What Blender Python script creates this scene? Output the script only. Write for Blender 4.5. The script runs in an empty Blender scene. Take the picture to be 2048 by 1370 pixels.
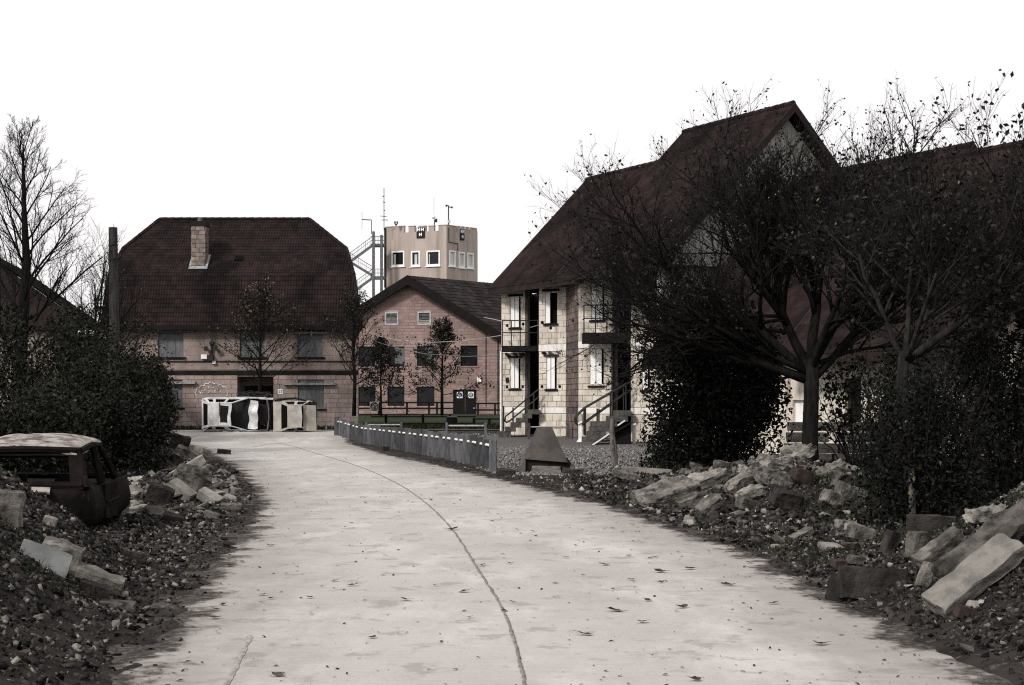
import bpy, bmesh, math, random
import numpy as np
from mathutils import Vector, Matrix, Euler, noise

sc = bpy.context.scene
COL = sc.collection
random.seed(7)
R = math.radians

# ------------------------------------------------------------------ camera, sky, sun, exposure
F, CX, HZ, EYE = 3000.0, 1024.0, 806.0, 1.65      # focal length, centre and horizon in photo pixels, eye height in m
cam_data = bpy.data.cameras.new("camera")
cam = bpy.data.objects.new("camera", cam_data)
COL.objects.link(cam)
cam.location = (0, 0, EYE)
cam.rotation_euler = (R(90), 0, 0)
cam_data.sensor_width = 36.0
cam_data.lens = 36.0 * F / 2048.0
cam_data.shift_y = (HZ - 685.0) / 2048.0
cam_data.clip_end = 3000
cam_data.clip_start = 0.1
sc.camera = cam

SUN_EL, SUN_AZ = R(37), R(222)        # sun behind the camera, to the left (azimuth clockwise from +Y)
world = bpy.data.worlds.new("World")
sc.world = world
world.use_nodes = True
wn, wl = world.node_tree.nodes, world.node_tree.links
for n_ in list(wn):
    wn.remove(n_)
w_out = wn.new("ShaderNodeOutputWorld")
w_bg = wn.new("ShaderNodeBackground")
w_sky = wn.new("ShaderNodeTexSky")
w_sky.sky_type = 'NISHITA'
w_sky.sun_disc = False
w_sky.sun_elevation = SUN_EL
w_sky.sun_rotation = SUN_AZ
w_sky.air_density = 1.0
w_sky.dust_density = 3.0
w_hs = wn.new("ShaderNodeHueSaturation")
w_hs.inputs["Saturation"].default_value = 0.12
w_mix = wn.new("ShaderNodeMix")
w_mix.data_type = 'RGBA'
w_mix.inputs[0].default_value = 0.84          # thick even cloud over most of the sky
w_mix.inputs[7].default_value = (11.4, 11.2, 11.15, 1)
w_bg.inputs["Strength"].default_value = 0.10
wl.new(w_sky.outputs[0], w_hs.inputs["Color"])
wl.new(w_hs.outputs[0], w_mix.inputs[6])
wl.new(w_mix.outputs[2], w_bg.inputs["Color"])
wl.new(w_bg.outputs[0], w_out.inputs["Surface"])

sun_data = bpy.data.lights.new("sun", 'SUN')
sun_data.energy = 2.9
sun_data.angle = R(9)
sun_data.color = (1.0, 0.96, 0.91)
sun = bpy.data.objects.new("sun", sun_data)
COL.objects.link(sun)
sdir = Vector((math.sin(SUN_AZ) * math.cos(SUN_EL), math.cos(SUN_AZ) * math.cos(SUN_EL), math.sin(SUN_EL)))
sun.rotation_euler = sdir.to_track_quat('Z', 'Y').to_euler()
sun.location = sdir * 60

sc.view_settings.view_transform = 'Standard'
sc.view_settings.look = 'None'
sc.view_settings.gamma = 1.0
sc.view_settings.use_curve_mapping = False
sc.view_settings.exposure = 0.0
sc.render.engine = 'CYCLES'
sc.cycles.max_bounces = 5
sc.cycles.transparent_max_bounces = 4
sc.cycles.filter_width = 1.15
sc.cycles.use_denoising = False


# ------------------------------------------------------------------ helpers
def P(px, py, d):
    return Vector(((px - CX) / F * d, d, EYE + (HZ - py) / F * d))


def lerp(a, b, t):
    return a + (b - a) * t


def sstep(a, b, x):
    t = min(1.0, max(0.0, (x - a) / (b - a)))
    return t * t * (3 - 2 * t)


def tab(table, y):
    if y <= table[0][0]:
        return table[0][1]
    for (a, va), (b, vb) in zip(table, table[1:]):
        if y <= b:
            return lerp(va, vb, (y - a) / (b - a))
    return table[-1][1]


MATS = {}


def mat(name, c1, c2=None, scale=4.0, rough=0.9, bump=0.0, bscale=None, island=0.0, obj=0.0,
        stretch=(1, 1, 1), lo=0.38, hi=0.62, spec=0.08, metal=0.0, c3=None, s3=1.0, t3=0.6, w3=0.1, stretch3=None, emis=None):
    m = bpy.data.materials.new(name)
    m.use_nodes = True
    nt = m.node_tree
    N, L = nt.nodes, nt.links
    b = N["Principled BSDF"]
    b.inputs["Roughness"].default_value = rough
    b.inputs["Specular IOR Level"].default_value = spec
    b.inputs["Metallic"].default_value = metal
    tc = N.new("ShaderNodeNewGeometry")

    def nz(s, st, det=7):
        mp = N.new("ShaderNodeMapping")
        mp.inputs["Scale"].default_value = (s * st[0], s * st[1], s * st[2])
        L.new(tc.outputs["Position"], mp.inputs["Vector"])
        n = N.new("ShaderNodeTexNoise")
        n.inputs["Scale"].default_value = 1.0
        n.inputs["Detail"].default_value = det
        n.inputs["Roughness"].default_value = 0.62
        L.new(mp.outputs[0], n.inputs["Vector"])
        return n.outputs["Fac"]

    def ramp(fac, a, c):
        mr = N.new("ShaderNodeMapRange")
        mr.inputs["From Min"].default_value = a
        mr.inputs["From Max"].default_value = c
        mr.interpolation_type = 'SMOOTHSTEP'
        L.new(fac, mr.inputs["Value"])
        return mr.outputs[0]

    def mix(fac, a, c):
        mx = N.new("ShaderNodeMix")
        mx.data_type = 'RGBA'
        L.new(fac, mx.inputs[0])
        for k, v in ((6, a), (7, c)):
            if isinstance(v, tuple):
                mx.inputs[k].default_value = (*v, 1)
            else:
                L.new(v, mx.inputs[k])
        return mx.outputs[2]

    if c2 is None:
        c2 = tuple(x * 0.72 for x in c1)
    col = mix(ramp(nz(scale, stretch), lo, hi), c1, c2)
    if c3 is not None:
        col = mix(ramp(nz(s3, stretch3 or stretch), t3 - w3, t3 + w3), col, c3)
    for amt, kind in ((island, 'I'), (obj, 'O')):
        if amt:
            if kind == 'I':
                r_ = N.new("ShaderNodeNewGeometry").outputs["Random Per Island"]
            else:
                r_ = N.new("ShaderNodeObjectInfo").outputs["Random"]
            mr = N.new("ShaderNodeMapRange")
            mr.inputs["To Min"].default_value = 1 - amt
            mr.inputs["To Max"].default_value = 1 + amt
            L.new(r_, mr.inputs["Value"])
            vm = N.new("ShaderNodeVectorMath")
            vm.operation = 'SCALE'
            L.new(col, vm.inputs[0])
            L.new(mr.outputs[0], vm.inputs["Scale"])
            col = vm.outputs[0]
    L.new(col, b.inputs["Base Color"])
    if bump:
        bp = N.new("ShaderNodeBump")
        bp.inputs["Strength"].default_value = 1.0
        bp.inputs["Distance"].default_value = bump
        L.new(nz(bscale or scale * 4, (1, 1, 1), 5), bp.inputs["Height"])
        L.new(bp.outputs[0], b.inputs["Normal"])
    MATS[name] = m
    return m


class MB:
    """collects geometry in world coordinates; build() links it as one mesh object"""

    def __init__(self):
        self.v, self.f, self.m = [], [], []

    def quad(self, a, b, c, d, mi=0):
        n = len(self.v)
        self.v += [tuple(a), tuple(b), tuple(c), tuple(d)]
        self.f.append((n, n + 1, n + 2, n + 3)); self.m.append(mi)

    def poly(self, pts, mi=0):
        n = len(self.v)
        self.v += [tuple(p) for p in pts]
        self.f.append(tuple(range(n, n + len(pts)))); self.m.append(mi)

    def hexa(self, p, mi=0):
        """8 corners: bottom 4 (ccw), top 4"""
        n = len(self.v)
        self.v += [tuple(q) for q in p]
        for f in ((3, 2, 1, 0), (4, 5, 6, 7), (0, 1, 5, 4), (1, 2, 6, 5), (2, 3, 7, 6), (3, 0, 4, 7)):
            self.f.append(tuple(n + i for i in f)); self.m.append(mi)

    def box(self, c, s, rot=None, mi=0):
        c = Vector(c)
        pts = []
        for z in (-.5, .5):
            for x, y in ((-.5, -.5), (.5, -.5), (.5, .5), (-.5, .5)):
                q = Vector((x * s[0], y * s[1], z * s[2]))
                if rot is not None:
                    q = rot @ q
                pts.append(c + q)
        self.hexa(pts, mi)

    def bar(self, a, b, w, h=None, up=(0, 0, 1), mi=0):
        a, b = Vector(a), Vector(b)
        h = h or w
        d = (b - a).normalized()
        s = d.cross(Vector(up))
        if s.length < 1e-4:
            s = d.cross(Vector((1, 0, 0)))
        s.normalize()
        t = s.cross(d)
        s *= w / 2; t *= h / 2
        self.hexa([a - s - t, a + s - t, b + s - t, b - s - t, a - s + t, a + s + t, b + s + t, b - s + t], mi)

    def prism(self, pts, off, mi=0):
        """polygon pts extruded by vector off"""
        off = Vector(off)
        n = len(self.v); k = len(pts)
        self.v += [tuple(p) for p in pts] + [tuple(Vector(p) + off) for p in pts]
        self.f.append(tuple(n + i for i in range(k))); self.m.append(mi)
        self.f.append(tuple(n + k + i for i in reversed(range(k)))); self.m.append(mi)
        for i in range(k):
            j = (i + 1) % k
            self.f.append((n + j, n + i, n + k + i, n + k + j)); self.m.append(mi)

    def tube(self, path, radii, sides=6, cap=True, mi=0):
        path = [Vector(p) for p in path]
        if not isinstance(radii, (list, tuple)):
            radii = [radii] * len(path)
        n0 = len(self.v)
        ref = None
        for i, p in enumerate(path):
            d = (path[min(i + 1, len(path) - 1)] - path[max(i - 1, 0)])
            d = d.normalized() if d.length > 1e-9 else Vector((0, 0, 1))
            if ref is None:
                ref = d.orthogonal().normalized()
            ref = (ref - d * ref.dot(d))
            ref = ref.normalized() if ref.length > 1e-6 else d.orthogonal().normalized()
            q = d.cross(ref)
            for k in range(sides):
                a = 2 * math.pi * k / sides
                self.v.append(tuple(p + (ref * math.cos(a) + q * math.sin(a)) * radii[i]))
        for i in range(len(path) - 1):
            for k in range(sides):
                a = n0 + i * sides + k; b = n0 + i * sides + (k + 1) % sides
                self.f.append((a, b, b + sides, a + sides)); self.m.append(mi)
        if cap:
            self.f.append(tuple(n0 + k for k in reversed(range(sides)))); self.m.append(mi)
            e = n0 + (len(path) - 1) * sides
            self.f.append(tuple(e + k for k in range(sides))); self.m.append(mi)

    def grid(self, fn, nu, nv, thick=None, mi=0):
        """fn(u,v)->point, optional offset vector for the back side"""
        n = len(self.v)
        for j in range(nv + 1):
            for i in range(nu + 1):
                self.v.append(tuple(fn(i / nu, j / nv)))
        for j in range(nv):
            for i in range(nu):
                a = n + j * (nu + 1) + i
                self.f.append((a, a + 1, a + nu + 2, a + nu + 1)); self.m.append(mi)

    def build(self, name, mats, parent=None, smooth=False):
        o0 = Vector(parent_loc(parent)) if parent else Vector((0, 0, 0))
        me = bpy.data.meshes.new(name)
        vs = self.v if o0.length == 0 else [(x - o0.x, y - o0.y, z - o0.z) for x, y, z in self.v]
        me.from_pydata(vs, [], self.f)
        ms = mats if isinstance(mats, (list, tuple)) else [mats]
        for m in ms:
            me.materials.append(MATS[m])
        if len(ms) > 1:
            me.polygons.foreach_set("material_index", self.m)
        if smooth:
            me.polygons.foreach_set("use_smooth", [True] * len(self.f))
        me.update()
        o = bpy.data.objects.new(name, me)
        COL.objects.link(o)
        if parent:
            o.parent = parent
        return o


def parent_loc(o):
    v = Vector((0, 0, 0))
    while o is not None:
        v += o.location
        o = o.parent
    return v


def tag(o, label, cat, group=None, kind=None):
    o["label"] = label
    if cat:
        o["category"] = cat
    if group:
        o["group"] = group
    if kind:
        o["kind"] = kind
    return o


def thing(name, label, cat, loc, group=None):
    o = bpy.data.objects.new(name, None)
    o.empty_display_size = 0.2
    COL.objects.link(o)
    o.location = loc
    return tag(o, label, cat, group)


def stuff(o):
    o["kind"] = "stuff"
    return o


def struct(o):
    o["kind"] = "structure"
    return o


def inst(name, me, parent=None, loc=(0, 0, 0), rot=None, scale=(1, 1, 1)):
    o = bpy.data.objects.new(name, me)
    COL.objects.link(o)
    o0 = Vector((0, 0, 0))
    if parent:
        o.parent = parent
        o0 = parent_loc(parent)
    o.location = Vector(loc) - o0
    if rot is not None:
        o.rotation_euler = rot
    o.scale = scale
    return o


class Face:
    """a vertical wall face in plan from A to B (left to right as seen from outside)"""

    def __init__(self, A, B):
        self.A, self.B = Vector((A[0], A[1], 0)), Vector((B[0], B[1], 0))
        self.x = (self.B - self.A)
        self.W = self.x.length
        self.x.normalize()
        self.n = Vector((self.x.y, -self.x.x, 0))     # outward (towards the camera for left-to-right)

    def pt(self, a, z, out=0.0):
        q = self.A + self.x * a + self.n * out
        return Vector((q.x, q.y, z))

    def uv(self, px, py):
        rx = (px - CX) / F
        # A + a x = t (rx,1)
        det = self.x.x * (-1) - (-rx) * self.x.y
        bx, by = -self.A.x, -self.A.y
        a = (bx * (-1) - (-rx) * by) / det
        t = self.A.y + a * self.x.y
        return a, EYE + (HZ - py) / F * t

    def rect(self, x0, x1, y0, y1):
        """pixel box -> (a0,a1,z0,z1)"""
        xm = (x0 + x1) / 2
        a0, _ = self.uv(x0, y0); a1, _ = self.uv(x1, y0)
        _, z1 = self.uv(xm, y0); _, z0 = self.uv(xm, y1)
        return a0, a1, z0, z1

    def box(self, mb, a0, a1, z0, z1, o0, o1, mi=0):
        mb.hexa([self.pt(a0, z0, o1), self.pt(a1, z0, o1), self.pt(a1, z0, o0), self.pt(a0, z0, o0),
                 self.pt(a0, z1, o1), self.pt(a1, z1, o1), self.pt(a1, z1, o0), self.pt(a0, z1, o0)], mi)


def wall_holes(mb, fc, a0, a1, z0, z1, holes, o0=-0.28, o1=0.0, mi=0):
    """a wall slab with real openings: the slab is cut into cells round the holes"""
    xs = sorted({a0, a1, *[min(max(h[k], a0), a1) for h in holes for k in (0, 1)]})
    zs = sorted({z0, z1, *[min(max(h[k], z0), z1) for h in holes for k in (2, 3)]})
    for i in range(len(xs) - 1):
        for j in range(len(zs) - 1):
            xm, zm = (xs[i] + xs[i + 1]) / 2, (zs[j] + zs[j + 1]) / 2
            if any(h[0] < xm < h[1] and h[2] < zm < h[3] for h in holes):
                continue
            if xs[i + 1] - xs[i] > 1e-4 and zs[j + 1] - zs[j] > 1e-4:
                fc.box(mb, xs[i], xs[i + 1], zs[j], zs[j + 1], o0, o1, mi)


def bevel_box_mesh(name, matname, bev=0.04):
    """unit box with softened front edges, shared by all alike blocks (x: width, y: depth, z: height)"""
    bm = bmesh.new()
    bmesh.ops.create_cube(bm, size=1.0)
    bmesh.ops.bevel(bm, geom=[e for e in bm.edges], offset=bev, segments=1, affect='EDGES')
    me = bpy.data.meshes.new(name)
    bm.to_mesh(me); bm.free()
    me.materials.append(MATS[matname])
    return me


def lay_blocks(fc, a0, a1, z0, z1, bw, bh, holes, parent, meshes, seed, joint=0.018, proud=0.03, name="block", joined=None, limit=999):
    rnd = random.Random(seed)
    rows = max(1, round((z1 - z0) / bh))
    bh = (z1 - z0) / rows
    count = 0
    ang = math.atan2(fc.x.y, fc.x.x)
    for r in range(rows):
        zz0, zz1 = z0 + r * bh, z0 + (r + 1) * bh
        a = a0 - (bw * 0.5 if r % 2 else 0) - rnd.uniform(0, .06) * bw
        while a < a1:
            w = bw * rnd.uniform(.92, 1.08)
            spans = [(max(a, a0), min(a + w, a1))]
            for h in holes:
                if h[3] <= zz0 + bh * .3 or h[2] >= zz1 - bh * .3:
                    continue
                ns = []
                for s in spans:
                    if h[1] <= s[0] or h[0] >= s[1]:
                        ns.append(s); continue
                    if h[0] - s[0] > .06: ns.append((s[0], h[0]))
                    if s[1] - h[1] > .06: ns.append((h[1], s[1]))
                spans = ns
            for s in spans:
                if s[1] - s[0] < .06:
                    continue
                p = proud + rnd.uniform(-.006, .008)
                if joined is not None and (parent is None or count >= limit):
                    fc.box(joined, s[0] + joint / 2, s[1] - joint / 2, zz0 + joint / 2, zz1 - joint / 2, -.02, p)
                else:
                    me = rnd.choice(meshes)
                    c = fc.pt((s[0] + s[1]) / 2, (zz0 + zz1) / 2, p - .05)
                    inst(name, me, parent, c, (0, 0, ang), (s[1] - s[0] - joint, .1, bh - joint))
                    count += 1
            a += w
    return count


def tile_roof(mb, e0, e1, r1, r0, tw=.28, th=.30, amp=.035, rolls=2, clipf=None, seed=0, step=.031):
    """pantiles on the plane eave e0->e1, ridge r0->r1 ; each tile is an island. trapezoids are clipped at their hips"""
    rnd = random.Random(seed)
    e0, e1, r0, r1 = map(Vector, (e0, e1, r0, r1))
    U = (e1 - e0).normalized()
    n = (e1 - e0).cross(r0 - e0)
    n.normalize()
    V = n.cross(U)
    hgt = (r0 - e0).dot(V)
    # bounds along U as functions of height
    l0, l1 = 0.0, (r0 - e0).dot(U)
    q0, q1 = (e1 - e0).dot(U), (r1 - e0).dot(U)
    rows = max(1, round(hgt / th)); th = hgt / rows
    umin, umax = min(l0, l1), max(q0, q1)
    cols = max(1, round((umax - umin) / tw)); tw = (umax - umin) / cols
    S = 4 * rolls
    for j in range(rows):
        v0, v1 = j * th - .03, (j + 1) * th
        la, lb = lerp(l0, l1, (j + .0) / rows), lerp(l0, l1, (j + 1) / rows)
        qa, qb = lerp(q0, q1, (j + .0) / rows), lerp(q0, q1, (j + 1) / rows)
        for i in range(cols):
            u0, u1 = umin + i * tw, umin + (i + 1) * tw
            if u1 < max(min(la, lb), min(l0, l1)) - 1e-6 or u0 > max(qa, qb) + 1e-6:
                continue
            if clipf and clipf((e0 + U * (u0 + u1) / 2 + V * (v0 + v1) / 2)):
                continue
            jz = rnd.uniform(-.004, .006)
            k0 = len(mb.v)
            for k in range(S + 1):
                u = lerp(u0, u1 - .004, k / S)
                h = amp * (0.5 - 0.5 * math.cos(2 * math.pi * rolls * k / S)) ** 1.4
                ua = min(max(u, la), qa); ub = min(max(u, lb), qb)
                mb.v.append(tuple(e0 + U * ua + V * v0 + n * (.004 + step + h + jz)))
                mb.v.append(tuple(e0 + U * ub + V * v1 + n * (.004 + h + jz)))
                mb.v.append(tuple(e0 + U * ua + V * v0 + n * (h + jz - .01)))
            for k in range(S):
                a = k0 + 3 * k
                mb.f.append((a, a + 3, a + 4, a + 1)); mb.m.append(0)
                mb.f.append((a + 2, a + 5, a + 3, a)); mb.m.append(0)


def rock_mesh(name, matname, seed, dims=(1, .8, .6), n=15, sub=True):
    """angular broken chunk: hull of random points, edges chipped"""
    rnd = random.Random(seed)
    bm = bmesh.new()
    for i in range(n):
        p = Vector((rnd.uniform(-.5, .5), rnd.uniform(-.5, .5), rnd.uniform(-.5, .5)))
        m = max(abs(p.x), abs(p.y), abs(p.z))
        p *= rnd.uniform(.40, .5) / m
        bm.verts.new((p.x * dims[0], p.y * dims[1], p.z * dims[2]))
    bmesh.ops.convex_hull(bm, input=bm.verts)
    loose = [v for v in bm.verts if not v.link_faces]
    bmesh.ops.delete(bm, geom=loose, context='VERTS')
    if sub:
        bmesh.ops.bevel(bm, geom=list(bm.edges), offset=.03, segments=1, affect='EDGES')
    me = bpy.data.meshes.new(name)
    bm.to_mesh(me); bm.free()
    me.materials.append(MATS[matname])
    return me


def slab_mesh(name, matname, size, seed, rough=.03, cuts=5, taper=(0, 0), fine=.8, low=2.2):
    """broken concrete slab: box with uneven, chipped faces and outline"""
    rnd = random.Random(seed)
    bm = bmesh.new()
    bmesh.ops.create_cube(bm, size=1.0)
    bmesh.ops.subdivide_edges(bm, edges=list(bm.edges), cuts=cuts, use_grid_fill=True)
    for v in bm.verts:
        c = v.co.copy()
        corner = (abs(c.x) > .49) + (abs(c.y) > .49) + (abs(c.z) > .49)
        q = Vector((c.x * size[0], c.y * size[1], c.z * size[2]))
        q.x *= 1 + taper[0] * c.y
        q.y *= 1 + taper[1] * c.x
        nv = noise.noise_vector(q * 3.1 + Vector((seed * 3.7, seed * 1.3, 0)))
        nv2 = noise.noise_vector(q * 17 + Vector((seed * 1.7, 0, seed)))
        amp = rough * (1 + .9 * (corner >= 2))
        q += nv * amp * low + nv2 * amp * fine
        if corner == 3:
            q *= .94
        elif corner == 2:
            q *= .985
        v.co = q
    me = bpy.data.meshes.new(name)
    bm.to_mesh(me); bm.free()
    me.materials.append(MATS[matname])
    return me


def scatter_mesh(name, matname, pts, sizes, seed, flat=.7, parent=None, base='stone', tilt=None):
    """thousands of small pieces as ONE mesh (vectorised)"""
    rng = np.random.default_rng(seed)
    pts = np.asarray(pts, float); sizes = np.asarray(sizes, float)
    n = len(pts)
    if base == 'stone':
        bv = np.array([[-1, -1, -1], [1, -1, -1], [1, 1, -1], [-1, 1, -1], [-1, -1, 1], [1, -1, 1], [1, 1, 1], [-1, 1, 1]], float) * .40
        bf = np.array([[0, 2, 1], [0, 3, 2], [4, 5, 6], [4, 6, 7], [0, 1, 5], [0, 5, 4], [1, 2, 6], [1, 6, 5], [2, 3, 7], [2, 7, 6], [3, 0, 4], [3, 4, 7]])
        jit = .20
    else:   # leaf: two folded halves
        bv = np.array([[-.5, 0, 0], [0, -.3, .10], [.55, 0, .0], [0, .3, .10]], float)
        bf = np.array([[0, 1, 2], [0, 2, 3]])
        jit = .08
    k = len(bv)
    v = np.repeat(bv[None], n, 0) + rng.uniform(-jit, jit, (n, k, 3)) * (1 if base == 'stone' else .6)
    v[:, :, 2] *= flat
    # random rotations
    if tilt is None:
        q = rng.normal(size=(n, 4))
        q /= np.linalg.norm(q, axis=1)[:, None]
        w, x, y, z = q.T
        M = np.stack([1 - 2 * (y * y + z * z), 2 * (x * y - z * w), 2 * (x * z + y * w),
                      2 * (x * y + z * w), 1 - 2 * (x * x + z * z), 2 * (y * z - x * w),
                      2 * (x * z - y * w), 2 * (y * z + x * w), 1 - 2 * (x * x + y * y)], 1).reshape(n, 3, 3)
    else:
        az = rng.uniform(0, 2 * np.pi, n); tx = rng.normal(0, tilt, n); ty = rng.normal(0, tilt, n)
        ca, sa = np.cos(az), np.sin(az)
        z0 = np.zeros(n); o1 = np.ones(n)
        Rz = np.stack([ca, -sa, z0, sa, ca, z0, z0, z0, o1], 1).reshape(n, 3, 3)
        cx_, sx_ = np.cos(tx), np.sin(tx)
        Rx = np.stack([o1, z0, z0, z0, cx_, -sx_, z0, sx_, cx_], 1).reshape(n, 3, 3)
        cy_, sy_ = np.cos(ty), np.sin(ty)
        Ry = np.stack([cy_, z0, sy_, z0, o1, z0, -sy_, z0, cy_], 1).reshape(n, 3, 3)
        M = Rz @ Rx @ Ry
    sc3 = sizes[:, None] * (np.stack([rng.uniform(.8, 1.5, n), rng.uniform(.7, 1.1, n), rng.uniform(.6, 1.0, n)], 1) if base == 'stone' else np.ones((n, 3)))
    v = v * sc3[:, None, :]
    v = np.einsum('nij,nkj->nki', M, v) + pts[:, None, :]
    if parent is not None:
        v = v - np.array(parent_loc(parent))[None, None, :]
    f = (bf[None] + (np.arange(n) * k)[:, None, None]).reshape(-1, 3)
    me = bpy.data.meshes.new(name)
    me.vertices.add(n * k)
    me.vertices.foreach_set("co", v.reshape(-1))
    nf = len(f)
    me.loops.add(nf * 3)
    me.loops.foreach_set("vertex_index", f.reshape(-1).astype(np.int32))
    me.polygons.add(nf)
    me.polygons.foreach_set("loop_start", np.arange(nf, dtype=np.int32) * 3)
    me.polygons.foreach_set("loop_total", np.full(nf, 3, dtype=np.int32))
    me.materials.append(MATS[matname])
    me.update(calc_edges=True)
    o = bpy.data.objects.new(name, me)
    COL.objects.link(o)
    if parent is not None:
        o.parent = parent
    return o

# ------------------------------------------------------------------ materials
mat("concrete_road", (.43, .408, .392), (.35, .33, .317), scale=.55, rough=.85, bump=.004, bscale=30, lo=.3, hi=.7, c3=(.33, .305, .29), s3=2.6, t3=.62, w3=.09, stretch3=(1.4, .7, 1))
mat("mud", (.034, .029, .027), (.015, .013, .0125), scale=2.2, rough=.95, bump=.03, bscale=14, c3=(.085, .075, .069), s3=9, t3=.64, w3=.05)
mat("grass", (.023, .030, .017), (.036, .042, .026), scale=1.6, rough=.95, bump=.05, bscale=9, spec=.04)
mat("grass_blade", (.016, .022, .010), (.030, .034, .016), scale=3, rough=.8, island=.35, spec=.04)
mat("gravel_grey", (.15, .14, .137), (.075, .07, .07), scale=14, rough=.9, bump=.03, bscale=40)
mat("stone_small", (.040, .0365, .0345), (.015, .014, .014), scale=6, rough=.9, island=.95, spec=.04)
mat("stone_pale", (.25, .232, .21), (.13, .12, .11), scale=7, rough=.9, island=.5, obj=.3, bump=.01, bscale=20)
mat("rubble_pale", (.26, .243, .218), (.11, .102, .092), scale=4.5, rough=.92, obj=.3, bump=.035, bscale=14, c3=(.055, .05, .046), s3=6, t3=.58, w3=.08)
mat("rubble_grey", (.15, .139, .126), (.062, .057, .052), scale=4.5, rough=.92, obj=.3, bump=.035, bscale=13, c3=(.036, .032, .03), s3=5, t3=.57, w3=.08)
mat("rubble_grey_small", (.15, .139, .128), (.07, .064, .059), scale=4, rough=.92, island=.5, bump=.012, bscale=18)
mat("rubble_dark", (.045, .040, .037), (.02, .018, .0175), scale=4.0, rough=.9, obj=.25, bump=.03, bscale=18)
mat("slab_smooth", (.20, .188, .173), (.12, .113, .104), scale=5, rough=.9, bump=.02, bscale=16, c3=(.14, .13, .12), s3=3.0, t3=.66, w3=.08)
mat("slab_bluegrey", (.17, .178, .172), (.12, .126, .122), scale=3, rough=.8, bump=.004, bscale=30)
mat("brick_red", (.045, .033, .030), (.025, .019, .018), scale=6, rough=.9, obj=.25, bump=.01, bscale=20)
mat("joint_dirt", (.24, .222, .208), (.15, .136, .127), scale=12, rough=.95, bump=.01, bscale=40)
mat("groove_dirt", (.34, .318, .30), (.25, .232, .22), scale=9, rough=.95)
mat("leaf_litter", (.075, .058, .046), (.036, .028, .024), scale=20, rough=.85, obj=.45, island=.4)
mat("wall_house_pale", (.64, .59, .515), (.50, .455, .39), scale=2.2, rough=.9, bump=.014, bscale=16, obj=.10, stretch=(1, 1, .5), c3=(.27, .235, .195), s3=2.2, t3=.60, w3=.10, stretch3=(1.5, 1.5, .3))
mat("wall_house_pale_mortar", (.50, .46, .40), (.36, .33, .285), scale=3, rough=.95)
mat("wall_house_red", (.17, .13, .118), (.095, .076, .072), scale=3, rough=.9, bump=.012, bscale=16, obj=.22)
mat("wall_house_red_mortar", (.10, .085, .08), (.06, .05, .048), scale=3, rough=.95)
mat("plaster_white", (.74, .715, .68), (.48, .455, .425), scale=1.6, rough=.85, stretch=(2.5, 2.5, .35), lo=.45, hi=.75)
mat("shutter_white", (.80, .79, .775), (.60, .585, .57), scale=3, rough=.6, lo=.52, hi=.75, stretch=(2, 2, .6), spec=.4)
mat("soot_and_shade", (.012, .011, .011), (.02, .018, .017), scale=3, rough=.95)
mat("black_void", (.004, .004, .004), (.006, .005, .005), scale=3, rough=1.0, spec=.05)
mat("roof_tile", (.0285, .0188, .0188), (.0185, .0135, .0136), scale=1.0, rough=.86, island=.22, spec=.04, c3=(.010, .008, .008), s3=.5, t3=.56, w3=.12, stretch3=(1, 1, .5))
mat("roof_tile_brown", (.022, .0155, .015), (.015, .0115, .0115), scale=.8, rough=.88, island=.25, spec=.04, c3=(.014, .011, .011), s3=.35, t3=.54, w3=.14)
mat("roof_slate", (.032, .025, .026), (.019, .016, .0165), scale=.5, rough=.85, island=.3, spec=.04)
mat("fascia", (.028, .019, .019), (.018, .013, .013), scale=2, rough=.8)
mat("fascia_dark", (.014, .011, .011), (.009, .008, .008), scale=2, rough=.8)
mat("wall_left_house", (.325, .262, .238), (.25, .20, .181), scale=1.2, rough=.93, bump=.006, bscale=18, obj=.13, c3=(.15, .118, .105), s3=.9, t3=.62, w3=.1, stretch3=(1.2, 1.2, .35))
mat("wall_left_house_mortar", (.235, .187, .168), (.18, .143, .128), scale=2, rough=.95)
mat("wall_brick", (.275, .196, .18), (.215, .152, .139), scale=.5, rough=.93, island=.16, bump=.004, bscale=16, c3=(.26, .20, .185), s3=.22, t3=.60, w3=.1)
mat("wall_brick_mortar", (.36, .27, .245), (.23, .165, .15), scale=.6, rough=.95)
mat("shutter_grey", (.155, .16, .168), (.115, .118, .124), scale=2, rough=.55, metal=.0, stretch=(3, 3, .5))
mat("metal_grey", (.15, .152, .16), (.09, .09, .095), scale=4, rough=.5, metal=.4)
mat("metal_pale", (.50, .50, .50), (.32, .315, .31), scale=6, rough=.4, metal=.5)
mat("metal_dark", (.018, .018, .019), (.010, .010, .010), scale=6, rough=.55, spec=.3)
mat("lead", (.30, .30, .305), (.19, .19, .195), scale=5, rough=.55)
mat("chimney_block", (.25, .208, .186), (.14, .116, .104), scale=4, rough=.92, obj=.3, bump=.01)
mat("tower_render", (.43, .36, .326), (.37, .308, .278), scale=.5, rough=.93, stretch=(1, 1, .3), c3=(.25, .215, .175), s3=.55, t3=.57, w3=.12, stretch3=(1.6, 1.6, .06))
mat("white_paint", (.82, .82, .81), (.72, .715, .70), scale=4, rough=.5)
mat("glass_dark", (.016, .017, .019), (.010, .0105, .012), scale=.8, rough=.12, spec=.2)
mat("glass_pale", (.52, .53, .53), (.42, .43, .43), scale=.6, rough=.2, spec=.5)
mat("sign_blue", (.03, .04, .09), (.025, .032, .07), scale=6, rough=.5)
mat("emblem_dark", (.022, .016, .018), (.017, .013, .014), scale=4, rough=.6)
mat("timber_black", (.014, .012, .0115), (.008, .007, .007), scale=6, rough=.85)
mat("timber_grey", (.105, .105, .112), (.066, .066, .072), scale=5, rough=.85, obj=.38, bump=.006, bscale=40, stretch=(3, 3, .6), c3=(.04, .038, .038), s3=3, t3=.64, w3=.1, stretch3=(2, 2, .7))
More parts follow.
